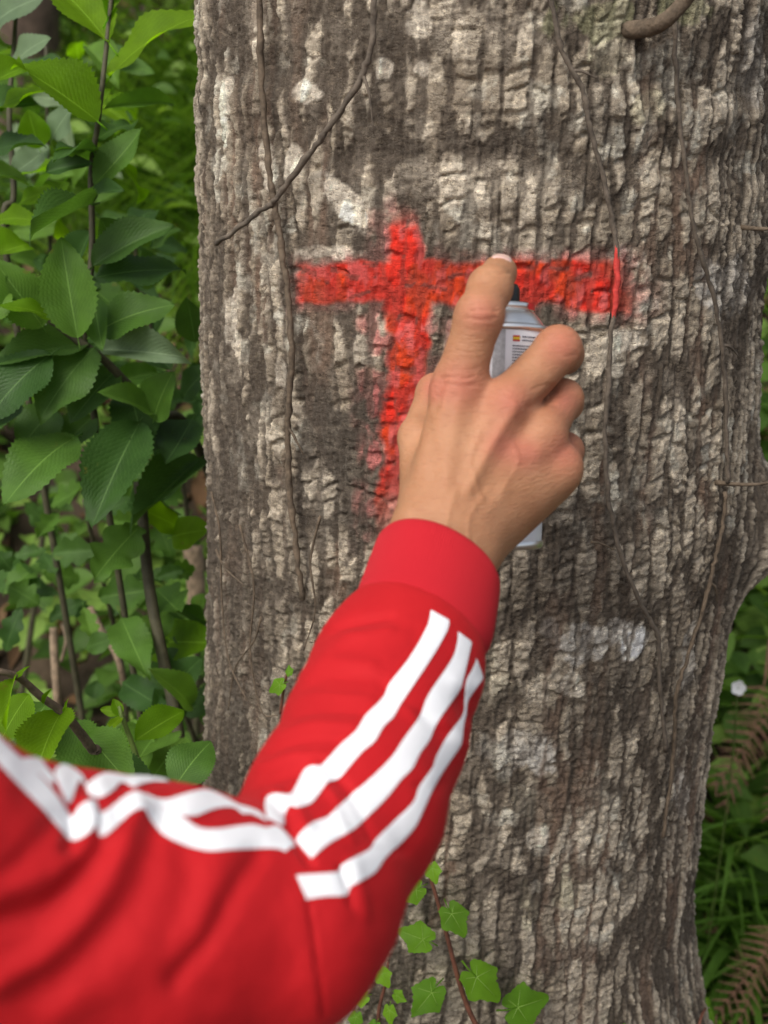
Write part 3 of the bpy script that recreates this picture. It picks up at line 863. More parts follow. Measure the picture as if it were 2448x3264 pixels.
HS = [([(1345, 1480), (1400, 1470), (1450, 1490)], 5, -0.0003), ([(1700, 1240), (1740, 1225), (1775, 1235)], 6, -0.0004), ([(1770, 1110), (1800, 1135), (1835, 1130)], 6, -0.0004), ([(1755, 1085), (1790, 1065), (1825, 1075)], 6, -0.0004), ([(1500, 1470), (1440, 1600), (1420, 1700)], 12, 0.0005), ([(1560, 1560), (1500, 1640), (1490, 1720)], 10, 0.0004), ([(1530, 1380), (1500, 1480), (1540, 1600)], 9, 0.0004), ([(1600, 1560), (1650, 1480), (1640, 1420)], 9, 0.0004), ([(1640, 1300), (1575, 1400), (1490, 1560)], 20, 0.0013), ([(1680, 1345), (1610, 1450), (1545, 1560)], 28, -0.0010), ([(1590, 1330), (1530, 1430), (1470, 1540)], 22, -0.0007),
      ([(1462, 1300), (1440, 1420), (1425, 1560)], 24, 0.0006), ([(1535, 1300), (1490, 1420), (1455, 1520)], 34, -0.0009), ([(1720, 1440), (1640, 1530), (1560, 1620)], 22, 0.0006),
      ([(1690, 1480), (1640, 1530)], 26, -0.0006), ([(1630, 1272)], 46, 0.0012), ([(1468, 1222)], 50, 0.0004),
      ([(1690, 1300), (1735, 1275), (1760, 1250)], 18, -0.0012), ([(1660, 1400), (1720, 1330)], 26, -0.0006),
      ([(1350, 1300), (1372, 1400), (1380, 1520)], 26, -0.0010), ([(1410, 1210), (1385, 1300)], 14, -0.0012),
      ([(1500, 992), (1540, 988), (1580, 990)], 7, -0.0007), ([(1490, 1010), (1530, 1018), (1575, 1012)], 6, -0.0005), ([(1500, 975), (1545, 970), (1580, 975)], 6, -0.0004), ([(1540, 1000)], 38, 0.0010),
      ([(1555, 868), (1600, 872), (1625, 868)], 5, -0.0004), ([(1420, 1200), (1470, 1205), (1510, 1198)], 6, -0.0005), ([(1415, 1225), (1470, 1232), (1515, 1225)], 6, -0.0005), ([(1430, 1180), (1480, 1182), (1520, 1176)], 6, -0.0004),
      ([(1600, 1250), (1640, 1275), (1660, 1300)], 6, -0.0004), ([(1620, 1240), (1655, 1265)], 5, -0.0003), ([(1760, 1090), (1800, 1080)], 6, -0.0003), ([(1700, 1160), (1740, 1190)], 6, -0.0003),
      ([(1330, 1560), (1370, 1640), (1380, 1700)], 40, -0.0008), ([(1300, 1640), (1320, 1700)], 30, 0.0008)]
Vh = strokes(Vh, Nh, HS)
hx, hy_, _ = project(Vh)
redn = np.zeros(len(Vh))
for (x, y, r) in ((1632, 1280, 70), (1470, 1225, 80), (1535, 1000, 60), (1790, 1100, 70), (1800, 1275, 55), (1800, 1440, 70), (1600, 1420, 60), (1680, 1450, 50), (1380, 1240, 40)):
    redn += np.exp(-(np.hypot(hx - x, hy_ - y) / r) ** 2)
arm = put(obj("arm", np_mesh("arm", Vh, Qh, True, np.stack([np.clip(redn, 0, 1)] * 3, 1)), M["skin"]), person)

# index fingernail, a curved plate sunk into the fingertip
tipc = cam_to_world(PC(1594, 869, .629)[None])[0]
n_dir = -FWD * 0.60 + UP * 0.80 + RIGHT * 0.05; n_dir /= np.linalg.norm(n_dir)
l_dir = UP * 0.52 + FWD * 0.80 + RIGHT * 0.10; l_dir -= n_dir * (l_dir @ n_dir); l_dir /= np.linalg.norm(l_dir)
s_dir = np.cross(n_dir, l_dir)
bvh_h = BVHTree.FromPolygons([Vector(v) for v in Vh], [tuple(int(i) for i in q) for q in Qh])
rows = []
nu, nv = 13, 11
for i in range(nu):
    for j in range(nv):
        u = i / (nu - 1) * 2 - 1; v = j / (nv - 1) * 2 - 1
        wd = 0.0058 * (1 - 0.35 * max(0, u) ** 3) * math.sqrt(max(0.0, 1 - (0.72 * u) ** 6))
        o = tipc + l_dir * (u * 0.0058 + 0.0004) + s_dir * v * wd * (1.0 if abs(u) < .8 else 0.88)
        hit = bvh_h.ray_cast(Vector(o + n_dir * 0.03), Vector(-n_dir), 0.06)
        p = np.array(hit[0]) if hit[0] is not None else o
        rows.append(p + n_dir * (0.00055 if max(abs(u), abs(v)) < 0.95 else -0.0003))
I = np.arange(nu * nv).reshape(nu, nv)
o = obj("fingernail", np_mesh("fingernail", np.array(rows), np.stack([I[:-1, :-1], I[1:, :-1], I[1:, 1:], I[:-1, 1:]], -1).reshape(-1, 4)), M["nail"])
o.parent = arm; o.matrix_parent_inverse = Matrix.Identity(4)

# --- sleeve
g = Grid((-0.31, -0.26, 0.24), (0.075, -0.020, 0.615), 0.00175)
fs = g.chain([(1342, 1985, .560, 176), (1318, 2030, .555, 215), (1262, 2150, .538, 258), (1196, 2335, .510, 276), (1100, 2570, .475, 300), (935, 2870, .432, 322), (880, 2985, .415, 318)], 0.012)
us = g.chain([(860, 2935, .418, 350), (450, 2950, .400, 412), (60, 2900, .380, 412), (-380, 2740, .352, 430), (-900, 2420, .330, 520)], 0.02)
us = smin(us, g.cone((-150, 2520, .362, 185), (-500, 2350, .345, 260)), 0.010)
dd = smin(fs, us, 0.007)
cut = g.Y * 0
Vs, Qs = surface_nets(dd, g.lo, g.h)
Vs = cam_to_world(relax(Vs, Qs, 2, 0.5)); Qs = Qs[:, ::-1]
Ns = vert_normals(Vs, Qs)
if (Ns * (Vs - Vs.mean(0))).sum() < 0:
    Qs = Qs[:, ::-1]; Ns = -Ns
def uz(pts): return [(x * .663, 2200 + y * .663) for x, y in pts]
def fz(pts): return [(700 + x * .6028, 1650 + y * .6028) for x, y in pts]
SS = [(uz([(470, 640), (420, 760), (250, 880), (0, 960)]), 46, 0.0055), (uz([(480, 760), (400, 870), (220, 1050), (-20, 1120)]), 40, -0.0060),
      (uz([(640, 600), (590, 760), (480, 980), (280, 1210), (-20, 1400)]), 48, 0.0060), (uz([(740, 640), (720, 800), (640, 1000), (420, 1270), (200, 1450)]), 50, -0.0030),
      (uz([(1240, 800), (1130, 960), (1000, 1200), (840, 1400)]), 36, -0.0032), (uz([(1080, 820), (1000, 1000), (930, 1150)]), 60, 0.0028), (uz([(880, 780), (900, 900), (860, 1100)]), 45, -0.0018),
      (uz([(345, 560), (345, 700), (330, 760)]), 24, -0.0060), (uz([(470, 520), (472, 700)]), 16, -0.0030), (uz([(410, 530), (420, 640)]), 24, 0.0035), (uz([(650, 470), (670, 580)]), 34, 0.0040), (uz([(780, 520), (800, 640)]), 26, -0.0025),
      (uz([(330, 350), (300, 420)]), 22, 0.004), (uz([(410, 420), (430, 500)]), 16, -0.004), (uz([(510, 395), (480, 520)]), 30, 0.0025), (uz([(620, 410), (600, 470)]), 18, -0.0025), (uz([(960, 480), (900, 600)]), 45, 0.003),
      (uz([(0, 900), (100, 820), (200, 700), (270, 620)]), 36, -0.003), (uz([(1480, 1000), (1510, 1200), (1555, 1560)]), 7, -0.0022), (uz([(1440, 1000), (1470, 1200), (1515, 1560)]), 40, 0.0012),
      (uz([(0, 480), (120, 600), (240, 720)]), 60, 0.003), (uz([(700, 1250), (500, 1420), (250, 1560)]), 70, 0.003), (uz([(900, 1420), (1200, 1500)]), 50, -0.002),
      (fz([(560, 560), (760, 640), (960, 620)]), 26, 0.0016), (fz([(500, 640), (720, 560), (900, 520)]), 16, -0.0024), (fz([(560, 720), (700, 640), (900, 600)]), 18, 0.0020), (fz([(430, 900), (600, 840), (860, 860)]), 22, -0.0016), (fz([(420, 830), (560, 760), (800, 780)]), 20, 0.0016),
      (fz([(350, 1010), (520, 940), (800, 960)]), 16, 0.0015), (fz([(330, 1080), (520, 1020), (760, 1030)]), 14, -0.0014), (fz([(290, 1160), (460, 1090), (700, 1100)]), 16, 0.0016), (fz([(280, 1240), (440, 1180), (620, 1180)]), 16, -0.0014), (fz([(200, 1320), (380, 1260), (560, 1260)]), 18, 0.0020),
      (fz([(100, 1440), (280, 1400), (460, 1330)]), 16, -0.0022), (fz([(60, 1500), (180, 1470), (300, 1440)]), 14, 0.0018), (fz([(230, 1480), (330, 1540), (400, 1690), (480, 1820)]), 14, -0.0040), (fz([(300, 1460), (400, 1530), (460, 1640)]), 18, 0.0026),
      (fz([(560, 1310), (640, 1390), (700, 1450)]), 15, -0.0022), (fz([(500, 1310), (560, 1420), (620, 1500)]), 16, 0.0022), (fz([(610, 1560), (660, 1660), (700, 1700)]), 14, 0.0016), (fz([(700, 1480), (760, 1600), (800, 1680)]), 14, -0.0014),
      (fz([(1280, 960), (1310, 1040), (1380, 1080)]), 22, -0.0032), (fz([(1240, 860), (1330, 900), (1390, 880)]), 22, 0.0018), (fz([(1180, 1080), (1270, 1180), (1340, 1220)]), 20, 0.0018), (fz([(1060, 1040), (1130, 1110), (1210, 1140)]), 16, -0.0014), (fz([(950, 990), (1030, 1050)]), 16, 0.0012),
      (fz([(870, 900), (940, 960)]), 14, -0.0010), (fz([(1050, 1420), (1120, 1440), (1180, 1400)]), 16, -0.0012), (fz([(820, 1700), (900, 1740), (980, 1760)]), 18, -0.0014), (fz([(640, 1850), (680, 1960), (700, 2050)]), 10, -0.0026), (fz([(700, 1830), (740, 1960), (770, 2100)]), 20, 0.0016),
      (fz([(560, 640), (440, 900), (290, 1150)]), 26, 0.0010)]
Vs = strokes(Vs, Ns, [(a_, w_, m_ * (0.42 if a_[0][0] < 720 else 0.62)) for a_, w_, m_ in SS])
# fine creasing of the knit
sx_, sy_, sd_ = project(Vs)
Vs = Vs + Ns * ((fbm(sx_ * 0.012, sy_ * 0.012, 201, 4) - 0.5) * 0.0009)[:, None]
sleeve = put(obj("jacket_sleeve", np_mesh("jacket_sleeve", Vs, Qs), M["red_fabric"]), person)
bvh_s = BVHTree.FromPolygons([Vector(v) for v in Vs], [tuple(int(i) for i in q) for q in Qs])

def on_sleeve(x, y):
    d = FWD + RIGHT * ((x - CX) / F) - UP * ((y - CY) / F)
    h = bvh_s.ray_cast(Vector(CAM), Vector(d / np.linalg.norm(d)), 2.0)
    if h[0] is None:
        h = bvh_s.find_nearest(Vector(P(x, y, 0.40 if x < 850 else 0.50)))
    return np.array(h[0]), np.array(h[1])

def resample(pl, n):
    pl = catmull(np.array(pl, float), 6)
    s = np.concatenate([[0], np.cumsum(np.hypot(*np.diff(pl, axis=0).T))])
    t = np.linspace(0, s[-1], n)
    return np.stack([np.interp(t, s, pl[:, 0]), np.interp(t, s, pl[:, 1])], 1)

def stripe(a, b, n=60, m=9, lift=0.0006):
    A, B = resample(a, n), resample(b, n)
    V = np.zeros((n, m, 3)); N = np.zeros((n, m, 3))
    for i in range(n):
        for j in range(m):
            q = A[i] + (B[i] - A[i]) * (0.04 + 0.92 * j / (m - 1))
            p, nn = on_sleeve(*q)
            V[i, j] = p; N[i, j] = nn
    for _ in range(2):                                  # tape lies smoother than the knit below it
        N[1:-1] = (N[:-2] + N[1:-1] * 2 + N[2:]) / 4
    N /= np.linalg.norm(N, axis=2)[..., None]
    prof = np.ones(m) * lift; prof[[0, -1]] = lift * 0.75
    V = V + N * prof[None, :, None]
    V[0] -= N[0] * lift * 0.5; V[-1] -= N[-1] * lift * 0.5
    I = np.arange(n * m).reshape(n, m)
    Q = np.stack([I[:-1, :-1], I[1:, :-1], I[1:, 1:], I[:-1, 1:]], -1).reshape(-1, 4)
    me = np_mesh("stripe", V.reshape(-1, 3), Q)
    o = obj("stripe", me, M["white_tape"])
    o.parent = sleeve
    return o
stripe(fz([(1112, 487), (1090, 580), (1000, 740), (900, 870), (860, 950), (770, 1045), (715, 1130), (650, 1190), (600, 1240), (530, 1310), (480, 1310), (440, 1340), (400, 1420), (365, 1465), (290, 1458), (245, 1480), (232, 1530), (245, 1590)]),
       fz([(1218, 545), (1205, 600), (1150, 700), (1080, 810), (960, 990), (920, 1060), (870, 1110), (820, 1190), (760, 1240), (690, 1320), (640, 1380), (600, 1400), (575, 1405), (520, 1480), (480, 1520), (410, 1540), (380, 1525), (350, 1580), (340, 1635)]), 80)
stripe(fz([(1255, 600), (1250, 660), (1220, 750), (1100, 930), (1050, 1050), (960, 1180), (900, 1270), (800, 1370), (640, 1510), (570, 1580), (490, 1610), (440, 1650), (400, 1705)]),
       fz([(1335, 660), (1325, 700), (1290, 850), (1265, 920), (1150, 1090), (1110, 1180), (1060, 1250), (1020, 1330), (960, 1390), (880, 1490), (760, 1610), (700, 1660), (580, 1730), (490, 1805)]), 80)
stripe(fz([(1355, 740), (1330, 800), (1300, 860), (1290, 960), (1282, 1040), (1200, 1150), (1140, 1260), (1120, 1320), (1050, 1420), (1020, 1500), (920, 1600), (820, 1700), (790, 1750), (700, 1800), (635, 1840), (625, 1868), (560, 1877), (480, 1882), (402, 1888)]),
       fz([(1388, 830), (1388, 860), (1350, 910), (1310, 970), (1300, 1040), (1285, 1110), (1275, 1200), (1230, 1270), (1170, 1360), (1130, 1430), (1070, 1560), (1030, 1640), (960, 1720), (870, 1810), (820, 1880), (740, 1930), (690, 1960), (670, 2003), (560, 2010), (460, 2025)]), 90)
stripe(uz([(-40, 190), (60, 290), (130, 350), (200, 420), (260, 490), (310, 560), (345, 610), (380, 560), (430, 525), (462, 535), (478, 590), (520, 570), (600, 510), (650, 485), (690, 500), (740, 530), (800, 575), (880, 610), (960, 660), (1050, 665), (1150, 650), (1220, 645), (1280, 660), (1330, 650), (1385, 700), (1420, 745)]),
       uz([(-40, 335), (0, 375), (100, 480), (200, 580), (270, 660), (330, 725), (380, 725), (430, 690), (462, 655), (474, 705), (510, 700), (570, 650), (640, 590), (690, 575), (720, 630), (780, 700), (880, 750), (1000, 780), (1100, 775), (1200, 768), (1280, 766), (1345, 772), (1370, 785), (1385, 765), (1420, 752)]), 110)
stripe(uz([(690, 497), (740, 518), (800, 525), (880, 500), (950, 482), (1000, 480), (1060, 505), (1140, 550), (1190, 565), (1240, 585), (1270, 610)]),
       uz([(720, 530), (780, 565), (830, 597), (900, 613), (950, 608), (1020, 580), (1080, 568), (1130, 572), (1165, 600), (1210, 600), (1290, 640)]), 60)
stripe(uz([(415, 455), (470, 412), (510, 399), (560, 405), (610, 414), (700, 412), (770, 422), (812, 440)]),
       uz([(420, 500), (450, 524), (490, 522), (540, 490), (575, 452), (610, 456), (640, 474), (680, 456), (750, 442), (812, 444)]), 50)
stripe(uz([(262, 385), (285, 362), (320, 357), (360, 380), (400, 420), (414, 470)]), uz([(262, 420), (285, 480), (318, 553), (345, 525), (365, 455), (385, 435), (412, 476)]), 40)
stripe(uz([(105, 330), (150, 326), (190, 332), (225, 375), (258, 415)]), uz([(110, 345), (150, 398), (185, 408), (220, 440), (258, 468)]), 30)
stripe(uz([(-30, 120), (20, 135), (55, 160), (74, 205), (66, 262)]), uz([(-30, 160), (10, 170), (35, 195), (48, 230), (52, 262)]), 30)

# --- ribbed cuff: a short double-walled tube round the wrist
n, seg = 22, 96
axA, axB = PC(1334, 2020, .551), PC(1397, 1800, .577)
Ac, Bc = cam_to_world(axA[None])[0], cam_to_world(axB[None])[0]
ax = (Bc - Ac) / np.linalg.norm(Bc - Ac)
e1 = RIGHT - ax * (RIGHT @ ax); e1 /= np.linalg.norm(e1)
e2 = np.cross(ax, e1)
prof = [(-0.15, 0.0300), (0.0, 0.0318), (0.10, 0.0332), (0.25, 0.0335), (0.45, 0.0331), (0.65, 0.0327), (0.85, 0.0323), (0.95, 0.0319), (1.0, 0.0309), (1.0, 0.0295), (0.94, 0.0285), (0.7, 0.0280), (0.3, 0.0278)]
V = []; uvs = []
Lc = np.linalg.norm(Bc - Ac)
th = np.linspace(0, 2 * math.pi, seg, endpoint=False)
for t, r in prof:
    wob = 1 + 0.006 * np.sin(th * 3 + 1.3 + t * 2) + 0.003 * np.sin(th * 5 + t * 4)
    tilt = -0.0065 * np.cos(th - 0.3) * t
    V.append(Ac + ax * (t * Lc) + (r * wob)[:, None] * (np.cos(th)[:, None] * e1 + 0.93 * np.sin(th)[:, None] * e2) + tilt[:, None] * ax)
    uvs.append(np.stack([th / (2 * math.pi), np.full(seg, t)], 1))
V = np.vstack(V); uvs = np.vstack(uvs)
I = np.arange(len(prof) * seg).reshape(len(prof), seg); J = np.roll(I, -1, 1)
me = np_mesh("cuff", V, np.stack([I[:-1], J[:-1], J[1:], I[1:]], -1).reshape(-1, 4), True, uv=uvs)
o = obj("cuff", me, M["red_rib"]); o.parent = sleeve

# ------------------------------------------------------------------ spray can
ctop, cbot = P(1592, 1022, .656), P(1572, 1732, .662)
cax = (ctop - cbot); cl = np.linalg.norm(cax); cax /= cl
c1 = RIGHT - cax * (RIGHT @ cax); c1 /= np.linalg.norm(c1)
c2 = np.cross(cax, c1)                    # points away from the camera side or towards it
if c2 @ FWD > 0: c2 = -c2
RC = 0.0266
can = thing("spray_can", "white metal spray paint can with black nozzle held under the finger", "spray can", loc=tuple(cbot))
def lathe(name, prof, mat, seg=48, off=(0, 0), parent=can):
    th = np.linspace(0, 2 * math.pi, seg, endpoint=False)
    V = np.vstack([cbot + cax * h + c1 * off[0] + c2 * off[1] + r * (np.cos(th)[:, None] * c1 + np.sin(th)[:, None] * c2) for h, r in prof])
    I = np.arange(len(prof) * seg).reshape(len(prof), seg); J = np.roll(I, -1, 1)
    Q = np.stack([I[:-1], I[1:], J[1:], J[:-1]], -1).reshape(-1, 4)
    return put(obj(name, np_mesh(name, V, Q), mat), parent)
lathe("body", [(0.003, 0.0), (0.002, RC * .8), (0.0, RC * .95), (0.0015, RC), (0.006, RC * 1.0), (cl - 0.008, RC), (cl - 0.0065, RC * .985)], M["can_white"])
lathe("bottom_rim", [(-0.0012, RC * .93), (-0.0016, RC * 1.0), (0.0, RC * 1.035), (0.0018, RC * 1.035), (0.0028, RC * 1.003)], M["can_metal"])
lathe("top_rim", [(cl - 0.0075, RC * .99), (cl - 0.0072, RC * 1.03), (cl - 0.0052, RC * 1.045), (cl - 0.0036, RC * 1.02), (cl - 0.0036, RC * .93)], M["can_metal"])
lathe("shoulder", [(cl - 0.0045, RC * .95), (cl - 0.0020, RC * .90), (cl + 0.0010, RC * .82), (cl + 0.0038, RC * .73), (cl + 0.0052, RC * .66)], M["can_metal"])
vc = lathe("valve_cup", [(cl + 0.0045, RC * .62), (cl + 0.0050, RC * .69), (cl + 0.0070, RC * .705), (cl + 0.0086, RC * .69), (cl + 0.0090, RC * .60), (cl + 0.0070, RC * .4), (cl + 0.0070, 0.0)], M["can_metal"])
lathe("nozzle", [(cl + 0.0070, 0.0098), (cl + 0.0170, 0.0095), (cl + 0.0195, 0.0082), (cl + 0.0198, 0.0)], M["can_black"], off=(0.0012, 0.0))
def patch(name, a0, a1, h0, h1, mat, r=RC + 0.00025, n=10, parent=can):
    """print on the can wall: angles are measured from the side facing the hand"""
    a = np.linspace(math.radians(a0), math.radians(a1), n)
    V = []
    for h in (h0, h1):
        V.append(cbot + cax * h + r * (np.sin(a)[:, None] * c1 + np.cos(a)[:, None] * c2))
    V = np.vstack(V); I = np.arange(2 * n).reshape(2, n)
    return put(obj(name, np_mesh(name, V, np.stack([I[0, :-1], I[0, 1:], I[1, 1:], I[1, :-1]], -1)), mat), parent)
def hpx(y): return (1732 - y) / 710.0 * cl
patch("label_bar", -12, 2, hpx(1300), hpx(1066), M["print_grey"])
fl = patch("flag", 10.5, 19, hpx(1100), hpx(1082), M["print_red"], RC + 0.0003)
o = patch("flag_stripe", 10.5, 19, hpx(1095), hpx(1087), M["print_yellow"], RC + 0.0005); 
o.parent = fl; o.matrix_parent_inverse = Matrix.Translation(can.location)@Matrix.Translation(can.location).inverted()
# small print, row by row (too small in the photograph to read)
o = patch("paint_smear", 48, 82, cl + 0.0050, cl + 0.0087, M["print_red"], RC * .705 + 0.0004)
o["label"] = "red overspray on the valve ring"
tv, tq = [], []
def word(a0, a1, h0, h1):
    b = len(tv)
    for h, a in ((h0, a0), (h0, a1), (h1, a1), (h1, a0)):
        a = math.radians(a)
        tv.append(cbot + cax * h + (RC + 0.0003) * (math.sin(a) * c1 + math.cos(a) * c2))
    tq.append((b, b + 1, b + 2, b + 3))
for r_, y in enumerate([1083, 1094, 1112, 1121, 1130, 1139, 1148, 1157, 1166, 1175]):
    a = 22.0 if r_ < 2 else 10.5
    while a < 58:
        wl = 0.8 + 2.0 * rng.random()
        word(a, min(a + wl, 58), hpx(y + 4), hpx(y))
        a += wl + 0.6
put(obj("small_print", np_mesh("small_print", np.array(tv), np.array(tq), False), M["print_dark"]), can)
#--PART3--
# ------------------------------------------------------------------ leaves
OV = 1.4756
def leaf_template(kind, fold=0.25, bend=0.15, wave=0.03, seed=0, na=37, nb=7):
    r = np.random.default_rng(seed)
    t = np.linspace(0, 1, na); v = np.linspace(-1, 1, nb)
    if kind == "chestnut":
        wv = np.sin(math.pi * t ** 0.86) ** 0.80
        teeth = np.where(np.arange(na) % 2 == 1, 1.055, 0.95)
        wv = wv * teeth
    elif kind == "oak":
        wv = np.sin(math.pi * t ** 1.2) ** 0.7 * (0.62 + 0.42 * np.abs(np.sin(3.5 * math.pi * t + 0.3)))
    elif kind == "round":
        wv = np.sqrt(np.clip(1 - (2 * t - 1) ** 2, 0, 1)) * (1 - 0.15 * t)
    else:
        wv = np.sin(math.pi * t) ** 0.9
    T, Vv = np.meshgrid(t, v, indexing='ij')
    Wd = wv[:, None] * 0.5
    y = Vv * Wd
    vein = 0.008 * np.cos(2 * math.pi * (T * 15 - np.abs(Vv) * 7)) * np.abs(Vv)
    z = np.abs(y) * fold - bend * (T - 0.15) ** 2 + wave * np.sin(T * 11 + seed) * np.abs(Vv) ** 2 * 0.5 + 0.06 * r.standard_normal() * Vv * T
    V = np.stack([T, y, z], -1).reshape(-1, 3)
    I = np.arange(na * nb).reshape(na, nb)
    Q = np.stack([I[:-1, :-1], I[1:, :-1], I[1:, 1:], I[:-1, 1:]], -1).reshape(-1, 4)
    UV = np.stack([T, Vv], -1).reshape(-1, 2)
    # stalk
    sv, sq, stt = tube_arrays(np.array([[-0.13, 0, -0.02], [-0.06, 0, -0.012], [0.02, 0, -0.006]]), [0.012, 0.010, 0.009], 5)
    b = len(V)
    V = np.vstack([V, sv]); UV = np.vstack([UV, np.tile([0.5, 0.0], (len(sv), 1))])
    return V, [Q, sq + b, stt + b], UV

_lm = {}
def leaf_mesh(kind, mat, var):
    key = (kind, mat, var)
    if key not in _lm:
        prm = [(0.30, 0.18, 0.05, 1), (0.15, 0.35, 0.08, 2), (0.42, 0.10, 0.03, 3), (0.22, -0.12, 0.06, 4), (0.10, 0.22, 0.10, 5)][var]
        V, fc, UV = leaf_template(kind, *prm)
        me = np_mesh("leaf", V, fc, True, uv=UV)
        me.materials.append(M[mat])
        _lm[key] = me
    return _lm[key]

def leaf(parent, base, tip, wpx, d0, d1, mat="leaf_mid", kind="chestnut", roll=0.0, var=None, q=OV, name="leaf"):
    """a leaf from its stalk end to its tip; roll turns the blade about its midrib"""
    A, B = P(base[0] * q, base[1] * q, d0), P(tip[0] * q, tip[1] * q, d1)
    L = np.linalg.norm(B - A)
    x = (B - A) / L
    nrm = -FWD * 0.88 + np.array([0, 0, 0.50])
    nrm = nrm - x * (nrm @ x); nrm /= np.linalg.norm(nrm)
    y = np.cross(nrm, x)
    roll *= 0.4
    c, s = math.cos(roll), math.sin(roll)
    y, nrm = y * c + nrm * s, nrm * c - y * s
    var = random.randrange(5) if var is None else var
    wm = 1.18 * wpx * q * (d0 + d1) / 2 / F
    o = obj(name, leaf_mesh(kind, mat, var))
    m = Matrix([[x[0] * L, y[0] * wm, nrm[0] * L, A[0]], [x[1] * L, y[1] * wm, nrm[1] * L, A[1]], [x[2] * L, y[2] * wm, nrm[2] * L, A[2]], [0, 0, 0, 1]])
    o.parent = parent
    o.matrix_world = m if parent is None else m
    o.matrix_parent_inverse = Matrix.Identity(4)
    o.matrix_basis = Matrix.Translation(parent.location).inverted() @ m
    return o

def stem_to_ground(path, depths, q=OV):
    pts = [P(x * q, y * q, d) for (x, y), d in zip(path, depths)]
    return pts

def sapling(name, label, path, depths, r, mat, leaves, group="young chestnut shoots beside the trunk", cat="sapling", q=OV, foot=None):
    pts = stem_to_ground(path, depths, q)
    a = pts[-1]
    ft = np.array([a[0] + 0.03, a[1] + 0.04, 0.0]) if foot is None else np.array([foot[0], foot[1], 0.0])
    ft[2] = gz(ft[0], ft[1]) - 0.02
    pts = pts + [a * 0.5 + ft * 0.5 + np.array([0.01, 0, 0]), ft]
    root = thing(name, label, cat, group, loc=tuple(ft))
    sm = catmull(pts, 8)
    put(tube("stem", sm, np.linspace(r[0], r[1], len(sm)), M[mat], 8, 0.03), root)
    for lf in leaves:
        leaf(root, *lf[:5], **lf[5] if len(lf) > 5 else {})
    return root

B_, MI_, DK, PL = dict(mat="leaf_bright"), dict(mat="leaf_mid"), dict(mat="leaf_dark"), dict(mat="leaf_pale")
def D(m, **k): q = dict(m); q.update(k); return q
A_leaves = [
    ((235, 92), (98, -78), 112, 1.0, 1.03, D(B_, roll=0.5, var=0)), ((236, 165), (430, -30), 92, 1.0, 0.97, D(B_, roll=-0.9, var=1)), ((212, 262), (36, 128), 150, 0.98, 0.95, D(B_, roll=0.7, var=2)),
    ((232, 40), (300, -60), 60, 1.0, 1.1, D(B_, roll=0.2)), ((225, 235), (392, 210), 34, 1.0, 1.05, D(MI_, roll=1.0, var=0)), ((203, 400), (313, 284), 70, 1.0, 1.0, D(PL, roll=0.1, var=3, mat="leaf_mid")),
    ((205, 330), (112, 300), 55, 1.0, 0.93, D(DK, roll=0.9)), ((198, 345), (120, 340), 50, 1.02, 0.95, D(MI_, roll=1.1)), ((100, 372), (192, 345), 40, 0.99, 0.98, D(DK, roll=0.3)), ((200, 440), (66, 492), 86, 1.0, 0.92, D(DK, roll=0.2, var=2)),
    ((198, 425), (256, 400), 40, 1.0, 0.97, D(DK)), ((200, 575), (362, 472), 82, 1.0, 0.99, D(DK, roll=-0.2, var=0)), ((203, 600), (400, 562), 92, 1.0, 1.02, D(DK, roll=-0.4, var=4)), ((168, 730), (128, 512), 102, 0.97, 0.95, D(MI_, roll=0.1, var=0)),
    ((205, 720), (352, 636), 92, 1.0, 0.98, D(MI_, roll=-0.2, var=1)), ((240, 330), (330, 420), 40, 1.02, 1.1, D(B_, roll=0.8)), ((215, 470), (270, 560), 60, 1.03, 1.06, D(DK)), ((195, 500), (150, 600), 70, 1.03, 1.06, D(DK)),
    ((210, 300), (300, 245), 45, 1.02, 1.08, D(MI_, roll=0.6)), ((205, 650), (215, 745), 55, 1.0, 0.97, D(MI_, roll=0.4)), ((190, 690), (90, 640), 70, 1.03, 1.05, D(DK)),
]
sapling("chestnut_sapling", "upright young chestnut shoot with bright green backlit leaves at its top", [(246, -60), (228, 120), (212, 262), (197, 370), (199, 520), (192, 660), (190, 800)], [1.01, 1.0, 1.0, 1.01, 1.02, 1.03, 1.05], (0.0019, 0.0035), "stem_dark", A_leaves)
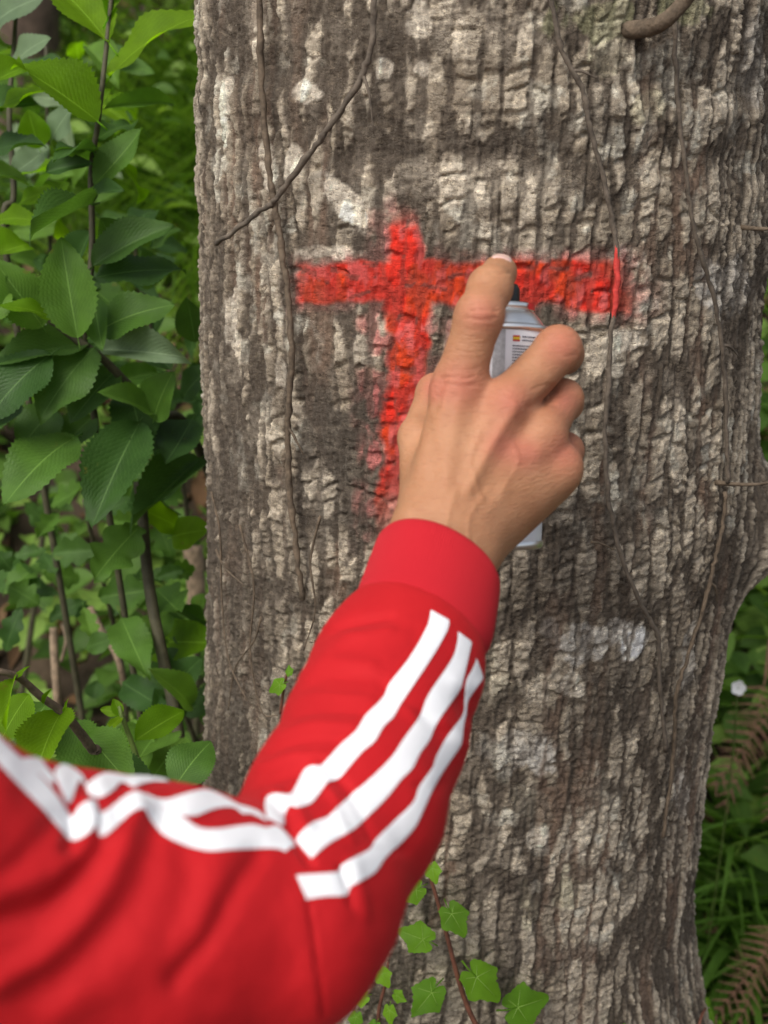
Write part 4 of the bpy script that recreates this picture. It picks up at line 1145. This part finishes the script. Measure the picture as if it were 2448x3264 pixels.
B_leaves = [
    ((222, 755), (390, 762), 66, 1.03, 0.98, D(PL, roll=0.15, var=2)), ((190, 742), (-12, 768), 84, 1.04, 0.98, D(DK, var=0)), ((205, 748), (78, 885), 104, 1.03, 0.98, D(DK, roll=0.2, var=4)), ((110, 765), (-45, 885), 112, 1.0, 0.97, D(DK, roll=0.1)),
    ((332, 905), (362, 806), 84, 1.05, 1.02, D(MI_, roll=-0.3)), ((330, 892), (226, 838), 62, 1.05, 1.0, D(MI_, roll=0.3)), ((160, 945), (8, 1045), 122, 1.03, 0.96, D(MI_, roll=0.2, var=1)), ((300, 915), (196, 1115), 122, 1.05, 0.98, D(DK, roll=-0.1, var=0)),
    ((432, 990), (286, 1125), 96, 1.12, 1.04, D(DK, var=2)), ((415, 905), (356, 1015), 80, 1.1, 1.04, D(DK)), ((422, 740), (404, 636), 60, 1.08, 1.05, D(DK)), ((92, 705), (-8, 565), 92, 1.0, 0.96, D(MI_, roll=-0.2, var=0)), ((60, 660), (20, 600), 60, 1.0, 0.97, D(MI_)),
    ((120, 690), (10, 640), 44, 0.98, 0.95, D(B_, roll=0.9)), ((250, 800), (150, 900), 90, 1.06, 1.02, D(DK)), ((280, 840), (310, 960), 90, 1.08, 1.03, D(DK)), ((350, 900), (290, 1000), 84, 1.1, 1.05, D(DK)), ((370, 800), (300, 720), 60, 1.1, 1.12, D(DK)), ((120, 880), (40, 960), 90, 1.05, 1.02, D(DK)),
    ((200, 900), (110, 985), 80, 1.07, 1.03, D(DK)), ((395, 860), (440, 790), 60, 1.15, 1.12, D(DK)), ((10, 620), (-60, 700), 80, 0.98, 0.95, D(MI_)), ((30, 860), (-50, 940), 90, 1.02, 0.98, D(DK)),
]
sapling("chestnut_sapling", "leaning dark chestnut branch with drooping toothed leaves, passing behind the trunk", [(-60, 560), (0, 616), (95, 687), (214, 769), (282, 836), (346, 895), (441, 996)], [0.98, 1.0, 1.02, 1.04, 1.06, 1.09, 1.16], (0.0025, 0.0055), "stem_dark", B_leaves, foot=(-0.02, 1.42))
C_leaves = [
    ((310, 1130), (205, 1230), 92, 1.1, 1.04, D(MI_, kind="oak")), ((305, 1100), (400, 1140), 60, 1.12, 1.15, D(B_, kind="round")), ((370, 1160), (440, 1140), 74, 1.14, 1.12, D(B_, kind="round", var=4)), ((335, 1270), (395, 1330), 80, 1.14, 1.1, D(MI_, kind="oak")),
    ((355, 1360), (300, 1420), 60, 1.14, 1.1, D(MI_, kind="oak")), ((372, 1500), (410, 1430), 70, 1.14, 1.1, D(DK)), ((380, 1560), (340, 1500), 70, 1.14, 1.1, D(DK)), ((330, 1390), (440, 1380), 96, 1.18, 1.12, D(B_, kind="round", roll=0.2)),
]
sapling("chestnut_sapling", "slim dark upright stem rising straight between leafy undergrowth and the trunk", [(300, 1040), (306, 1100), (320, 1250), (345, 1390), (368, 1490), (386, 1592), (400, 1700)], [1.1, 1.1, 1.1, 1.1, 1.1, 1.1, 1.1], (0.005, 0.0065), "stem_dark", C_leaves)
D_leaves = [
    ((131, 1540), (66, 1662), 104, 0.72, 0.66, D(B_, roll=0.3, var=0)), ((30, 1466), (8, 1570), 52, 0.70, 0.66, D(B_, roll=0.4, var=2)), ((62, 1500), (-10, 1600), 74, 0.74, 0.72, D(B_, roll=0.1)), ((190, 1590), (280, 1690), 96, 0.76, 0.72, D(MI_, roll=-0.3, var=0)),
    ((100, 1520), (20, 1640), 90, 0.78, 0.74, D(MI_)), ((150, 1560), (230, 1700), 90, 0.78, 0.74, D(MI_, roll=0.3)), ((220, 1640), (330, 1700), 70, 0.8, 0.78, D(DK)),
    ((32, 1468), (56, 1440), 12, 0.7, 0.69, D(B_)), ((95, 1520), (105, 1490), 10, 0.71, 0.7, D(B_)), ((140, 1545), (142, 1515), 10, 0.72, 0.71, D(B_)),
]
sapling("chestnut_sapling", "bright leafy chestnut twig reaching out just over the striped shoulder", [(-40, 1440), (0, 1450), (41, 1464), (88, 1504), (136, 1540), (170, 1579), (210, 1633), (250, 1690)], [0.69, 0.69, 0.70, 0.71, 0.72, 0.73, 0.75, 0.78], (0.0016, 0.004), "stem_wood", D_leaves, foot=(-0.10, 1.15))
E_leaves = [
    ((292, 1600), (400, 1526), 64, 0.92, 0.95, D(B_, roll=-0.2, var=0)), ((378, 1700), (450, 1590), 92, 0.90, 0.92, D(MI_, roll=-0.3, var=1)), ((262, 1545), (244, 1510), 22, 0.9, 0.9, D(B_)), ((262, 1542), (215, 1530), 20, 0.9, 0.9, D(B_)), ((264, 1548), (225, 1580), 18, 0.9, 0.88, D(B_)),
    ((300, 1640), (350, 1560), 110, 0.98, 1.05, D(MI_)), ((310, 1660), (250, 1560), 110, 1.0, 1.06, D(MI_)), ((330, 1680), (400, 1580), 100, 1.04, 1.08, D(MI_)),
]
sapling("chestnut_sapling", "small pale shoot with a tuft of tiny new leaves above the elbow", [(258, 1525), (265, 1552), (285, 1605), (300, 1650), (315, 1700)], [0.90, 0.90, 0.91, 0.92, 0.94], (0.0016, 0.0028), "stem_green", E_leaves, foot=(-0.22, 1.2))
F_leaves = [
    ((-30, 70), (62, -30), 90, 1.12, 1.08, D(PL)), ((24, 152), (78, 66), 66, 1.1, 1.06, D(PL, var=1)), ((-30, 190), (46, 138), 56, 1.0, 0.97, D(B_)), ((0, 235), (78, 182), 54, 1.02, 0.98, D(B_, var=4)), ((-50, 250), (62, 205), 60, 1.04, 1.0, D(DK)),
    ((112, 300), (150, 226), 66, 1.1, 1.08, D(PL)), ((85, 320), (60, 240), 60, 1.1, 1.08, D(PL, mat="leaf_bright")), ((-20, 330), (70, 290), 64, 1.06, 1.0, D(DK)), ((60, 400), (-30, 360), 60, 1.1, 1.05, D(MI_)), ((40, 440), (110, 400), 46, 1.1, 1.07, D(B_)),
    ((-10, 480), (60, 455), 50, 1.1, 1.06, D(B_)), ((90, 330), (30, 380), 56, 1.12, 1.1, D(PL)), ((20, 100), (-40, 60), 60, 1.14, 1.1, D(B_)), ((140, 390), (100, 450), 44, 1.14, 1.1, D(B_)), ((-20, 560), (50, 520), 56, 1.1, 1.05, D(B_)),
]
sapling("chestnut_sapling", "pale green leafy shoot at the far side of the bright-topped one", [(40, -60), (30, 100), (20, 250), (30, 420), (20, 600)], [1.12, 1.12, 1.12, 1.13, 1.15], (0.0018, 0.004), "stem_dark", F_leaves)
# darker leaves filling in behind the front shoots
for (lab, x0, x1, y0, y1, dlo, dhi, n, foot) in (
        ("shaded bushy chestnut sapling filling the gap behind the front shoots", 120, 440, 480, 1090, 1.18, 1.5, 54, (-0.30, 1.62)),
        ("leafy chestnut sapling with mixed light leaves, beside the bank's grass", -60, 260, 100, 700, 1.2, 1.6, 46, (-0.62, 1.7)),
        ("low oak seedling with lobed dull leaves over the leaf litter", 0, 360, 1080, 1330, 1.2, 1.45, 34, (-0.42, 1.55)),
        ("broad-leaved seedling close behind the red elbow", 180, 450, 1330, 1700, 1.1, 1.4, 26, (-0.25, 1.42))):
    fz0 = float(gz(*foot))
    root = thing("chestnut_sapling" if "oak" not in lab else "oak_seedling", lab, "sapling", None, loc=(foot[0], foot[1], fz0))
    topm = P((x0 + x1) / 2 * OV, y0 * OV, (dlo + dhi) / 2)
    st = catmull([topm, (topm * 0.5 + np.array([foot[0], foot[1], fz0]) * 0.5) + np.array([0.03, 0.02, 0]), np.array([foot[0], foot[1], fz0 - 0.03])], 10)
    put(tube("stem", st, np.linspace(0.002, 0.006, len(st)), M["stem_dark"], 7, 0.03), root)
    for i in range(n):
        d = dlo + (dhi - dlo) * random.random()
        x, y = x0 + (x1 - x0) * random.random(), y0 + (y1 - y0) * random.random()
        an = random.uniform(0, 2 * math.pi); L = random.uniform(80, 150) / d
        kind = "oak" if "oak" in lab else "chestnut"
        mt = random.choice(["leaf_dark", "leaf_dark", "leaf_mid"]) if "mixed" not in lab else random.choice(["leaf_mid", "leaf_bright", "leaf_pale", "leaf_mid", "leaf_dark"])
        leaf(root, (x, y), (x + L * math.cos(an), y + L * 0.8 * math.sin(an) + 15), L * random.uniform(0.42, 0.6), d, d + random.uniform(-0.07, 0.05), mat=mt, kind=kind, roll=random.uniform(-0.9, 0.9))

# ------------------------------------------------------------------ ivy on the trunk foot
def ivy_mesh(seed):
    r = np.random.default_rng(seed)
    ang = np.linspace(-math.pi, math.pi, 61)
    # lobes: one long to the tip (+x), two at +-70 deg, two small at +-140 deg
    R = 0.52 + 0.62 * np.exp(-(np.abs(ang) / 0.48) ** 1.3) + 0.30 * np.exp(-(np.abs(np.abs(ang) - 1.15) / 0.42) ** 1.4) + 0.06 * np.exp(-(np.abs(np.abs(ang) - 2.3) / 0.5) ** 2)
    R -= 0.34 * np.exp(-((np.abs(ang) - math.pi) / 0.32) ** 2)
    R *= 1 + 0.03 * r.standard_normal(len(ang))
    rad = [0.0, 0.35, 0.7, 1.0]
    V = [(0, 0, 0.03)]; cc = [0.0]
    for q in rad[1:]:
        for a, rr in zip(ang[:-1], R[:-1]):
            x, y = q * rr * math.cos(a), q * rr * math.sin(a) * 0.85
            V.append((x, y, -0.10 * (x * x + y * y) + 0.10 * abs(math.sin(a * 2.4)) * q * rr * 0.6))
    n = 60
    T = [(0, 1 + i, 1 + (i + 1) % n) for i in range(n)]
    Q = []
    for l in range(2):
        for i in range(n):
            a, b = 1 + l * n + i, 1 + l * n + (i + 1) % n
            Q.append((a, a + n, b + n, b))
    V = np.array(V)
    V[:, 0] += 0.15
    sv, sq, stt = tube_arrays(np.array([[-0.5, 0.05, -0.12], [-0.2, 0.0, -0.03], [0.15, 0, 0.02]]), [0.03, 0.028, 0.025], 5)
    b = len(V)
    # raised pale veins
    VV = np.vstack([V, sv])
    me = np_mesh("leaf", VV, [np.array(T), np.array(Q), sq + b, stt + b], True, uv=np.zeros((len(VV), 2)))
    me.materials.append(M["leaf_ivy"])
    vv, vq, vt = [], [], []
    bb = 0
    for a, ln in ((0, 0.85), (1.18, 0.55), (-1.18, 0.55), (2.25, 0.38), (-2.25, 0.38)):
        line = np.array([[0.15 + t * ln * math.cos(a), t * ln * math.sin(a) * 0.92, 0.012 - 0.10 * (t * ln) ** 2 + 0.10 * abs(math.sin(a * 2.4)) * t * ln * 0.6 + 0.018 * (1 - t)] for t in np.linspace(0, 1, 5)])
        x, q_, t_ = tube_arrays(line, [0.012, 0.010, 0.008, 0.006, 0.003], 4)
        vv.append(x); vq.append(q_ + bb); vt.append(t_ + bb); bb += len(x)
    mv = np_mesh("vein", np.vstack(vv), [np.vstack(vq), np.vstack(vt)])
    mv.materials.append(M["vein"])
    return me, mv
simple("vein", (0.20, 0.34, 0.05), 0.5, 60, 0.1)
IVM = [ivy_mesh(s) for s in (3, 5, 9)]
def ivy_leaf(root, x, y, size, ang, lift=0.012, tilt=0.0, k=0):
    p, n = trunk_hit(x * OV, y * OV)
    p = p + n * lift
    n2 = n * 0.8 + np.array([0, 0, 0.5]) + RIGHT * tilt * 5; n2 /= np.linalg.norm(n2)
    a = math.radians(ang)
    t1 = RIGHT * math.cos(a) - UP * math.sin(a)
    t1 = t1 - n2 * (t1 @ n2); t1 /= np.linalg.norm(t1)
    t2 = np.cross(n2, t1)
    s = 1.18 * size * OV * float((p - CAM) @ FWD) / F
    m = Matrix([[t1[i] * s, t2[i] * s, n2[i] * s, p[i]] for i in range(3)] + [[0, 0, 0, 1]])
    o = obj("leaf", IVM[k % 3][0]); o.parent = root
    o.matrix_basis = Matrix.Translation(root.location).inverted() @ m
    v = obj("vein", IVM[k % 3][1]); v.parent = o
    return o
pts = on_trunk([(925, 1850), (942, 1910), (962, 1985), (985, 2080), (1010, 2160), (1045, 2230)], lift=0.010)
iv = thing("ivy_plant", "bright ivy shoot with pointed lobed leaves on a reddish stem, beside the elbow", "ivy", "ivy at the foot of the trunk", loc=tuple(pts[-1]))
put(tube("stem", pts, np.linspace(0.0013, 0.0022, len(pts)), M["stem_red"], 7, 0.05), iv)
for i, (x, y, s, a) in enumerate([(972, 1940, 44, 60), (925, 2005, 46, 200), (940, 2108, 50, 130), (1018, 2075, 58, 45), (1098, 2150, 60, -12), (910, 1893, 36, 150), (936, 1846, 26, 70), (1500, 2178, 22, 100)][:7]):
    ivy_leaf(iv, x, y, s, a, 0.014, 0.1 * random.uniform(-1, 1), i)
pts = on_trunk([(845, 2060), (838, 2110), (825, 2170), (830, 2240)], lift=0.010)
iv = thing("ivy_plant", "small dull ivy sprig low on the bark, close under the red elbow", "ivy", "ivy at the foot of the trunk", loc=tuple(pts[-1]))
put(tube("stem", pts, np.linspace(0.001, 0.0018, len(pts)), M["stem_red"], 7, 0.05), iv)
for i, (x, y, s, a) in enumerate([(832, 2072, 26, 60), (800, 2125, 26, 160), (783, 2165, 22, 100), (850, 2150, 24, 80), (822, 2185, 24, 110), (862, 2120, 20, 20), (800, 2200, 22, 140), (846, 2205, 22, 70), (790, 2090, 18, 200)]):
    ivy_leaf(iv, x, y, s, a, 0.014, 0.1 * random.uniform(-1, 1), i)
pts = on_trunk([(640, 1440), (632, 1480), (625, 1530)], lift=0.010)
iv = thing("ivy_plant", "single tiny ivy leaf peeping out behind the red forearm", "ivy", "ivy at the foot of the trunk", loc=tuple(pts[-1]))
put(tube("stem", pts, np.linspace(0.0008, 0.0012, len(pts)), M["stem_red"], 7, 0.05), iv)
ivy_leaf(iv, 636, 1462, 26, 160, 0.014, 0, 1); ivy_leaf(iv, 652, 1440, 14, 250, 0.014, 0, 2)
pts = on_trunk([(1478, 2235), (1490, 2190), (1500, 2170)], lift=0.010)
iv = thing("ivy_plant", "curled yellow-green ivy sprout at the trunk's foot near the brown fern", "ivy", "ivy at the foot of the trunk", loc=tuple(pts[0]))
put(tube("stem", pts, np.linspace(0.0018, 0.001, len(pts)), M["stem_red"], 7, 0.05), iv)
ivy_leaf(iv, 1500, 2172, 20, 80, 0.014, 0, 0); ivy_leaf(iv, 1492, 2150, 14, 10, 0.014, 0, 2); ivy_leaf(iv, 1522, 2205, 20, 60, 0.014, 0, 1); ivy_leaf(iv, 1330, 2212, 26, -160, 0.014, 0, 1)

# ------------------------------------------------------------------ masses: undergrowth, grass, litter
def scatter(name, template, N, pos, X, Zr, scale, wid, mat, label, cat, shade=None):
    """many small leaves or blades in one mesh, each with its own tone"""
    V0, F0 = template
    x = X / np.linalg.norm(X, axis=1)[:, None]
    z = Zr - x * (Zr * x).sum(1)[:, None]; z /= np.linalg.norm(z, axis=1)[:, None]
    y = np.cross(z, x)
    V = pos[:, None, :] + scale[:, None, None] * (V0[None, :, :1] * x[:, None, :] + wid[:, None, None] * V0[None, :, 1:2] * y[:, None, :] + V0[None, :, 2:] * z[:, None, :])
    n0 = len(V0)
    Fc = [(f[None] + (np.arange(N) * n0)[:, None, None]).reshape(-1, f.shape[1]) for f in F0]
    c = np.repeat(rng.random(N) if shade is None else shade, n0)
    return obj(name, np_mesh(name, V.reshape(-1, 3), Fc, True, np.stack([c, c, c], 1), uv=np.zeros((N * n0, 2))), M[mat], label=label, cat=cat, kind="stuff")
def simple_leaf(na=6, kind="chestnut"):
    t = np.linspace(0, 1, na); wv = np.sin(math.pi * t ** 0.9) * 0.5
    V = []
    for tt, ww in zip(t, wv):
        for v in (-1, 0, 1):
            V.append((tt, v * ww, abs(v) * ww * 0.3 - 0.25 * tt * tt))
    I = np.arange(na * 3).reshape(na, 3)
    return np.array(V), [np.stack([I[:-1, :-1], I[1:, :-1], I[1:, 1:], I[:-1, 1:]], -1).reshape(-1, 4)]
def blade(na=8, arch=0.55):
    t = np.linspace(0, 1, na); V = []
    for tt in t:
        ww = 0.5 * (1 - tt) ** 0.6 * min(1, 0.5 + tt * 3)
        V += [(tt, -ww, -arch * tt ** 2.2 + abs(-1) * 0.0), (tt, 0, -arch * tt ** 2.2 - 0.012), (tt, ww, -arch * tt ** 2.2)]
    I = np.arange(na * 3).reshape(na, 3)
    return np.array(V), [np.stack([I[:-1, :-1], I[1:, :-1], I[1:, 1:], I[:-1, 1:]], -1).reshape(-1, 4)]
def away_from_trunk(x, y):
    return np.hypot(x - 0.07, y - YC) > 0.34
# undergrowth leaves
N = 15000
x = rng.uniform(-3.2, 2.6, N); y = 1.38 + 5.0 * rng.random(N) ** 1.4
clump = fbm(x * 2.2, y * 2.2, 301, 3)
m = away_from_trunk(x, y) & (clump > 0.40); x, y, clump = x[m], y[m], clump[m]
N = len(x)
h = rng.random(N) ** 1.3 * (0.08 + 0.9 * np.clip(clump - 0.38, 0, 0.4)) * np.clip(0.6 + 0.25 * y, 0.6, 1.6)
pos = np.stack([x, y, gz(x, y) + h], 1)
an = rng.uniform(0, 2 * math.pi, N)
X = np.stack([np.cos(an), np.sin(an), rng.uniform(-0.5, 0.5, N)], 1)
Z = np.stack([rng.normal(0, .45, N), rng.normal(-0.35, .45, N), np.ones(N)], 1)
scatter("undergrowth", simple_leaf(), N, pos, X, Z, rng.uniform(0.035, 0.10, N), rng.uniform(0.4, 0.75, N), "leaf_under", "low green leafy undergrowth covering the bank behind the trunk", "undergrowth", np.clip(0.15 + 0.55 * rng.random(N) + 0.5 * (fbm(x * 3, y * 3, 303, 2) - 0.4), 0, 0.98))
# grass on the bank
N = 9000
x = rng.uniform(-2.6, 2.2, N); y = rng.uniform(1.5, 6.0, N)
m = away_from_trunk(x, y) & (fbm(x * 1.6 + 4, y * 1.6, 305, 2) > 0.46); x, y = x[m], y[m]; N = len(x)
pos = np.stack([x, y, gz(x, y) - 0.01], 1); an = rng.uniform(0, 2 * math.pi, N)
X = np.stack([np.cos(an) * 0.45, np.sin(an) * 0.45, np.ones(N)], 1); Z = np.stack([-np.cos(an), -np.sin(an), 0.2 * np.ones(N)], 1)
scatter("bank_grass", blade(6, 0.5), N, pos, X, Z, rng.uniform(0.12, 0.34, N), rng.uniform(0.018, 0.04, N), "grass_blade", "fine green grass growing up the bank behind the saplings", "grass")
# broad grass tussock at the right of the trunk foot
N = 330
def ground_hit(px, py):
    ds = np.linspace(0.9, 6, 3000)
    q = CAM + ds[:, None] * (FWD + RIGHT * ((px - CX) / F) - UP * ((py - CY) / F))
    i = int(np.argmax(q[:, 2] < gz(q[:, 0], q[:, 1])))
    return q[i]
ctr = np.array([ground_hit(2330, 3180), ground_hit(2440, 3150), ground_hit(2380, 3000), ground_hit(2480, 2950), ground_hit(2400, 2750)])[rng.integers(0, 5, N)]
x = ctr[:, 0] + rng.normal(0, 0.035, N); y = ctr[:, 1] + rng.normal(0, 0.04, N)
pos = np.stack([x, y, gz(x, y) - 0.01], 1); an = rng.uniform(0, 2 * math.pi, N)
X = np.stack([np.cos(an) * 0.6, np.sin(an) * 0.6, np.ones(N)], 1); Z = np.stack([-np.cos(an), -np.sin(an), 0.3 * np.ones(N)], 1)
scatter("tussock_grass", blade(10, 0.75), N, pos, X, Z, rng.uniform(0.18, 0.42, N), rng.uniform(0.030, 0.050, N), "tussock_blade", "long arching broad grass blades beside the trunk foot", "grass", 0.5 + 0.45 * rng.random(N))
# extra growth in view beside the trunk and the bright grass up the bank
gx_, gy_ = [], []
for (a, b, n_) in ((2330, 1700, 90), (2420, 1900, 110), (2400, 2150, 60), (2440, 2400, 30), (2360, 2600, 40), (2440, 3000, 20), (100, 1650, 60), (560, 1700, 60), (400, 2050, 50)):
    q = ground_hit(a, b); gx_.append(q[0] + rng.normal(0, .10, n_)); gy_.append(q[1] + rng.normal(0, .14, n_))
x = np.concatenate(gx_); y = np.concatenate(gy_); m = away_from_trunk(x, y); x, y = x[m], y[m]; N = len(x)
pos = np.stack([x, y, gz(x, y) + 0.02 + 0.22 * rng.random(N)], 1); an = rng.uniform(0, 2 * math.pi, N)
X = np.stack([np.cos(an), np.sin(an), rng.uniform(-0.5, 0.5, N)], 1); Z = np.stack([rng.normal(0, .4, N), rng.normal(-0.5, .4, N), np.ones(N)], 1)
scatter("ground_herbs", simple_leaf(), N, pos, X, Z, rng.uniform(0.03, 0.085, N), rng.uniform(0.4, 0.8, N), "leaf_under", "fresh green herbs growing close round the trunk foot", "undergrowth", rng.random(N) * 0.9)
gx_, gy_ = [], []
for (a, b, n_) in ((520, 480, 420), (580, 620, 420), (470, 650, 300), (600, 350, 260), (560, 800, 260), (250, 420, 120), (2430, 1750, 120), (2400, 2300, 120)):
    q = ground_hit(a, b); gx_.append(q[0] + rng.normal(0, .16, n_)); gy_.append(q[1] + rng.normal(0, .22, n_))
x = np.concatenate(gx_); y = np.concatenate(gy_); m = away_from_trunk(x, y); x, y = x[m], y[m]; N = len(x)
pos = np.stack([x, y, gz(x, y) - 0.01], 1); an = rng.uniform(0, 2 * math.pi, N)
X = np.stack([np.cos(an) * 0.4, np.sin(an) * 0.4, np.ones(N)], 1); Z = np.stack([-np.cos(an), -np.sin(an), 0.2 * np.ones(N)], 1)
scatter("meadow_grass", blade(7, 0.6), N, pos, X, Z, rng.uniform(0.15, 0.36, N), rng.uniform(0.022, 0.045, N), "grass_blade", "bright fresh grass on the bank between the shoots and the trunk", "grass", 0.45 + 0.5 * rng.random(N))
# leaf litter
N = 6000
x = rng.uniform(-2.6, 2.4, N); y = 1.0 + 4.0 * rng.random(N) ** 1.3
m = away_from_trunk(x, y); x, y = x[m], y[m]; N = len(x)
pos = np.stack([x, y, gz(x, y) + 0.004 + 0.012 * rng.random(N)], 1); an = rng.uniform(0, 2 * math.pi, N)
X = np.stack([np.cos(an), np.sin(an), rng.normal(0.3 * np.sin(an), .25, N)], 1); Z = np.stack([rng.normal(0, .3, N), rng.normal(-.4, .3, N), np.ones(N)], 1)
scatter("leaf_litter", simple_leaf(), N, pos, X, Z, rng.uniform(0.04, 0.11, N), rng.uniform(0.3, 0.5, N), "litter", "brown dead leaves lying on the ground", "leaf litter")

# ------------------------------------------------------------------ dead ferns on the right
def frond_mesh():
    V, Fq = [], []
    def strip(p0, p1, w, droop=0.0):
        b = len(V); p0, p1 = np.array(p0), np.array(p1)
        d = p1 - p0; s = np.array([d[1], -d[0], 0.0]); s /= np.linalg.norm(s) + 1e-9
        mid = (p0 + p1) / 2 + np.array([0, 0, droop])
        for q, ww in ((p0, w), (mid, w * 0.9), (p1, w * 0.15)):
            V.append(q - s * ww / 2); V.append(q + s * ww / 2)
        Fq.append((b, b + 1, b + 3, b + 2)); Fq.append((b + 2, b + 3, b + 5, b + 4))
    n = 13
    for i in range(n):
        t = 0.08 + 0.92 * i / n
        z = -0.25 * t * t
        ln = 0.17 * math.sin(math.pi * (0.15 + 0.85 * t) ** 0.8) + 0.02
        for sgn in (-1, 1):
            p0 = (t, 0, z); p1 = (t + 0.06, sgn * ln, z - 0.06)
            strip(p0, p1, 0.008, 0.01)
            for j in range(9):
                u = (j + 0.6) / 9
                q = np.array(p0) + (np.array(p1) - np.array(p0)) * u
                pl = 0.028 * (1 - u * 0.8)
                strip(q, q + np.array([pl * .8, 0.004 * sgn, -0.006 + 0.006 * random.random()]), 0.010)
                strip(q, q + np.array([-pl * .6, 0.010 * sgn, -0.006 + 0.006 * random.random()]), 0.010)
    for i in range(12):
        t0, t1 = i / 12, (i + 1) / 12
        strip((t0, 0, -0.25 * t0 * t0), (t1, 0, -0.25 * t1 * t1), 0.014 * (1 - t0 * 0.7))
    me = np_mesh("frond", np.array(V), np.array(Fq))
    me.materials.append(M["fern_brown"])
    return me
FR = frond_mesh()
def fern(label, foot, specs):
    f3 = np.array([foot[0], foot[1], float(gz(*foot))])
    root = thing("dead_fern", label, "fern", "dead brown ferns beside the trunk", loc=tuple(f3))
    for (bx, by, tx, ty, d0, d1, roll) in specs:
        A, B = P(bx, by, d0), P(tx, ty, d1)
        L = np.linalg.norm(B - A); xx = (B - A) / L
        nn = -FWD * 0.8 + np.array([0, 0, .5]); nn -= xx * (nn @ xx); nn /= np.linalg.norm(nn); yy = np.cross(nn, xx)
        c, s = math.cos(roll), math.sin(roll); yy, nn = yy * c + nn * s, nn * c - yy * s
        m = Matrix([[xx[i] * L, yy[i] * L, nn[i] * L, A[i]] for i in range(3)] + [[0, 0, 0, 1]])
        o = obj("frond", FR); o.parent = root; o.matrix_basis = Matrix.Translation(root.location).inverted() @ m
        put(tube("stalk", catmull([f3 - np.array([0, 0, 0.03]), f3 * 0.45 + A * 0.55 + np.array([0.03, 0.03, 0.06]), A], 6), [0.004, 0.002], M["fern_brown"], 6), root)
fern("withered rust-brown bracken hanging beside the middle of the trunk", (0.66, 2.0), [(2520, 2200, 2290, 2460, 1.7, 1.6, 0.2), (2440, 2160, 2370, 2560, 1.7, 1.6, -0.3), (2580, 2330, 2450, 2560, 1.7, 1.6, 0.4)])
fern("withered brown bracken fronds drooping low beside the trunk foot", (0.62, 1.72), [(2500, 2960, 2290, 3220, 1.5, 1.42, 0.2), (2460, 2930, 2390, 3280, 1.52, 1.42, -0.2), (2580, 3020, 2450, 3330, 1.5, 1.42, 0.3)])

# small white flower, dry sticks, far trunks
fp = P(2352, 2192, 1.42)
fl_root = thing("white_flower", "tiny white wildflower between the trunk and the brown ferns", "flower", loc=(fp[0], fp[1], float(gz(fp[0], fp[1]))))
put(tube("stem", catmull([fp, fp + np.array([0.01, 0.02, -0.15]), np.array([fp[0] + .01, fp[1] + .04, float(gz(fp[0] + .01, fp[1] + .04))])], 6), 0.0012, M["stem_green"], 6), fl_root)
for a in range(5):
    an = a * 2 * math.pi / 5
    t = np.linspace(0, 1, 5); V = []
    ex = RIGHT * math.cos(an) + UP * math.sin(an); ey = np.cross(FWD, ex)
    for tt in t:
        ww = 0.0050 * math.sin(math.pi * (0.1 + 0.85 * tt)) ** 0.5
        V += [fp + ex * tt * 0.009 - ey * ww - FWD * 0.003 * tt, fp + ex * tt * 0.009 - FWD * 0.002 * tt, fp + ex * tt * 0.009 + ey * ww - FWD * 0.003 * tt]
    I = np.arange(15).reshape(5, 3)
    put(obj("petal", np_mesh("petal", np.array(V), np.stack([I[:-1, :-1], I[1:, :-1], I[1:, 1:], I[:-1, 1:]], -1).reshape(-1, 4)), M["petal"]), fl_root)
def stick(pts, r, lab):
    tube("dry_stick", catmull(pts, 6), r, M["dry_stick"], 8, 0.06, label=lab, cat="stick", group="dry sticks in the undergrowth")
stick([P(170, 2000, 1.4), P(174, 2090, 1.4), P(180, 2190, 1.4), P(184, 2290, 1.42)], [0.0050, 0.0048, 0.0045], "straight pale dead stick standing upright in the leaf litter")
stick([P(285, 1935, 1.4), P(325, 2010, 1.4), P(375, 2100, 1.38), P(400, 2200, 1.4)], [0.0042, 0.0038, 0.0035], "bent pale dead stick leaning in the leaf litter")
stick([P(200, 1990, 1.45), P(212, 2040, 1.43), P(195, 2110, 1.42)], [0.0028, 0.0025, 0.002], "short grey broken stick beside the upright one")
stick([P(630, 1960, 1.5), P(625, 1870, 1.5), P(615, 1740, 1.5)], [0.013, 0.012, 0.013], "stout tan stump stick just behind the trunk's leafy side")
def far_tree(x, y, r, lean, lab):
    z0 = float(gz(x, y)) - 0.1
    hh = np.linspace(0, 1, 14)
    pts = np.stack([x + lean * hh + 0.03 * np.sin(hh * 6), np.full(14, y), z0 + 5.5 * hh], 1)
    root = thing("background_tree", lab, "tree", "dark trunks up the bank", loc=(x, y, z0))
    put(tube("trunk", catmull(pts, 4), np.linspace(r * 1.25, r * 0.8, len(catmull(pts, 4))), M["far_trunk"], 14, 0.05), root)
far_tree(-0.93, 3.2, 0.075, 0.3, "slim dark brown tree trunk up the bank beyond the bright leaves")
far_tree(-0.50, 4.6, 0.13, -0.2, "thicker dark tree trunk standing on the bank's top beyond the grass")
far_tree(1.55, 3.6, 0.12, 0.2, "dark tree trunk hidden by the big trunk's far side")
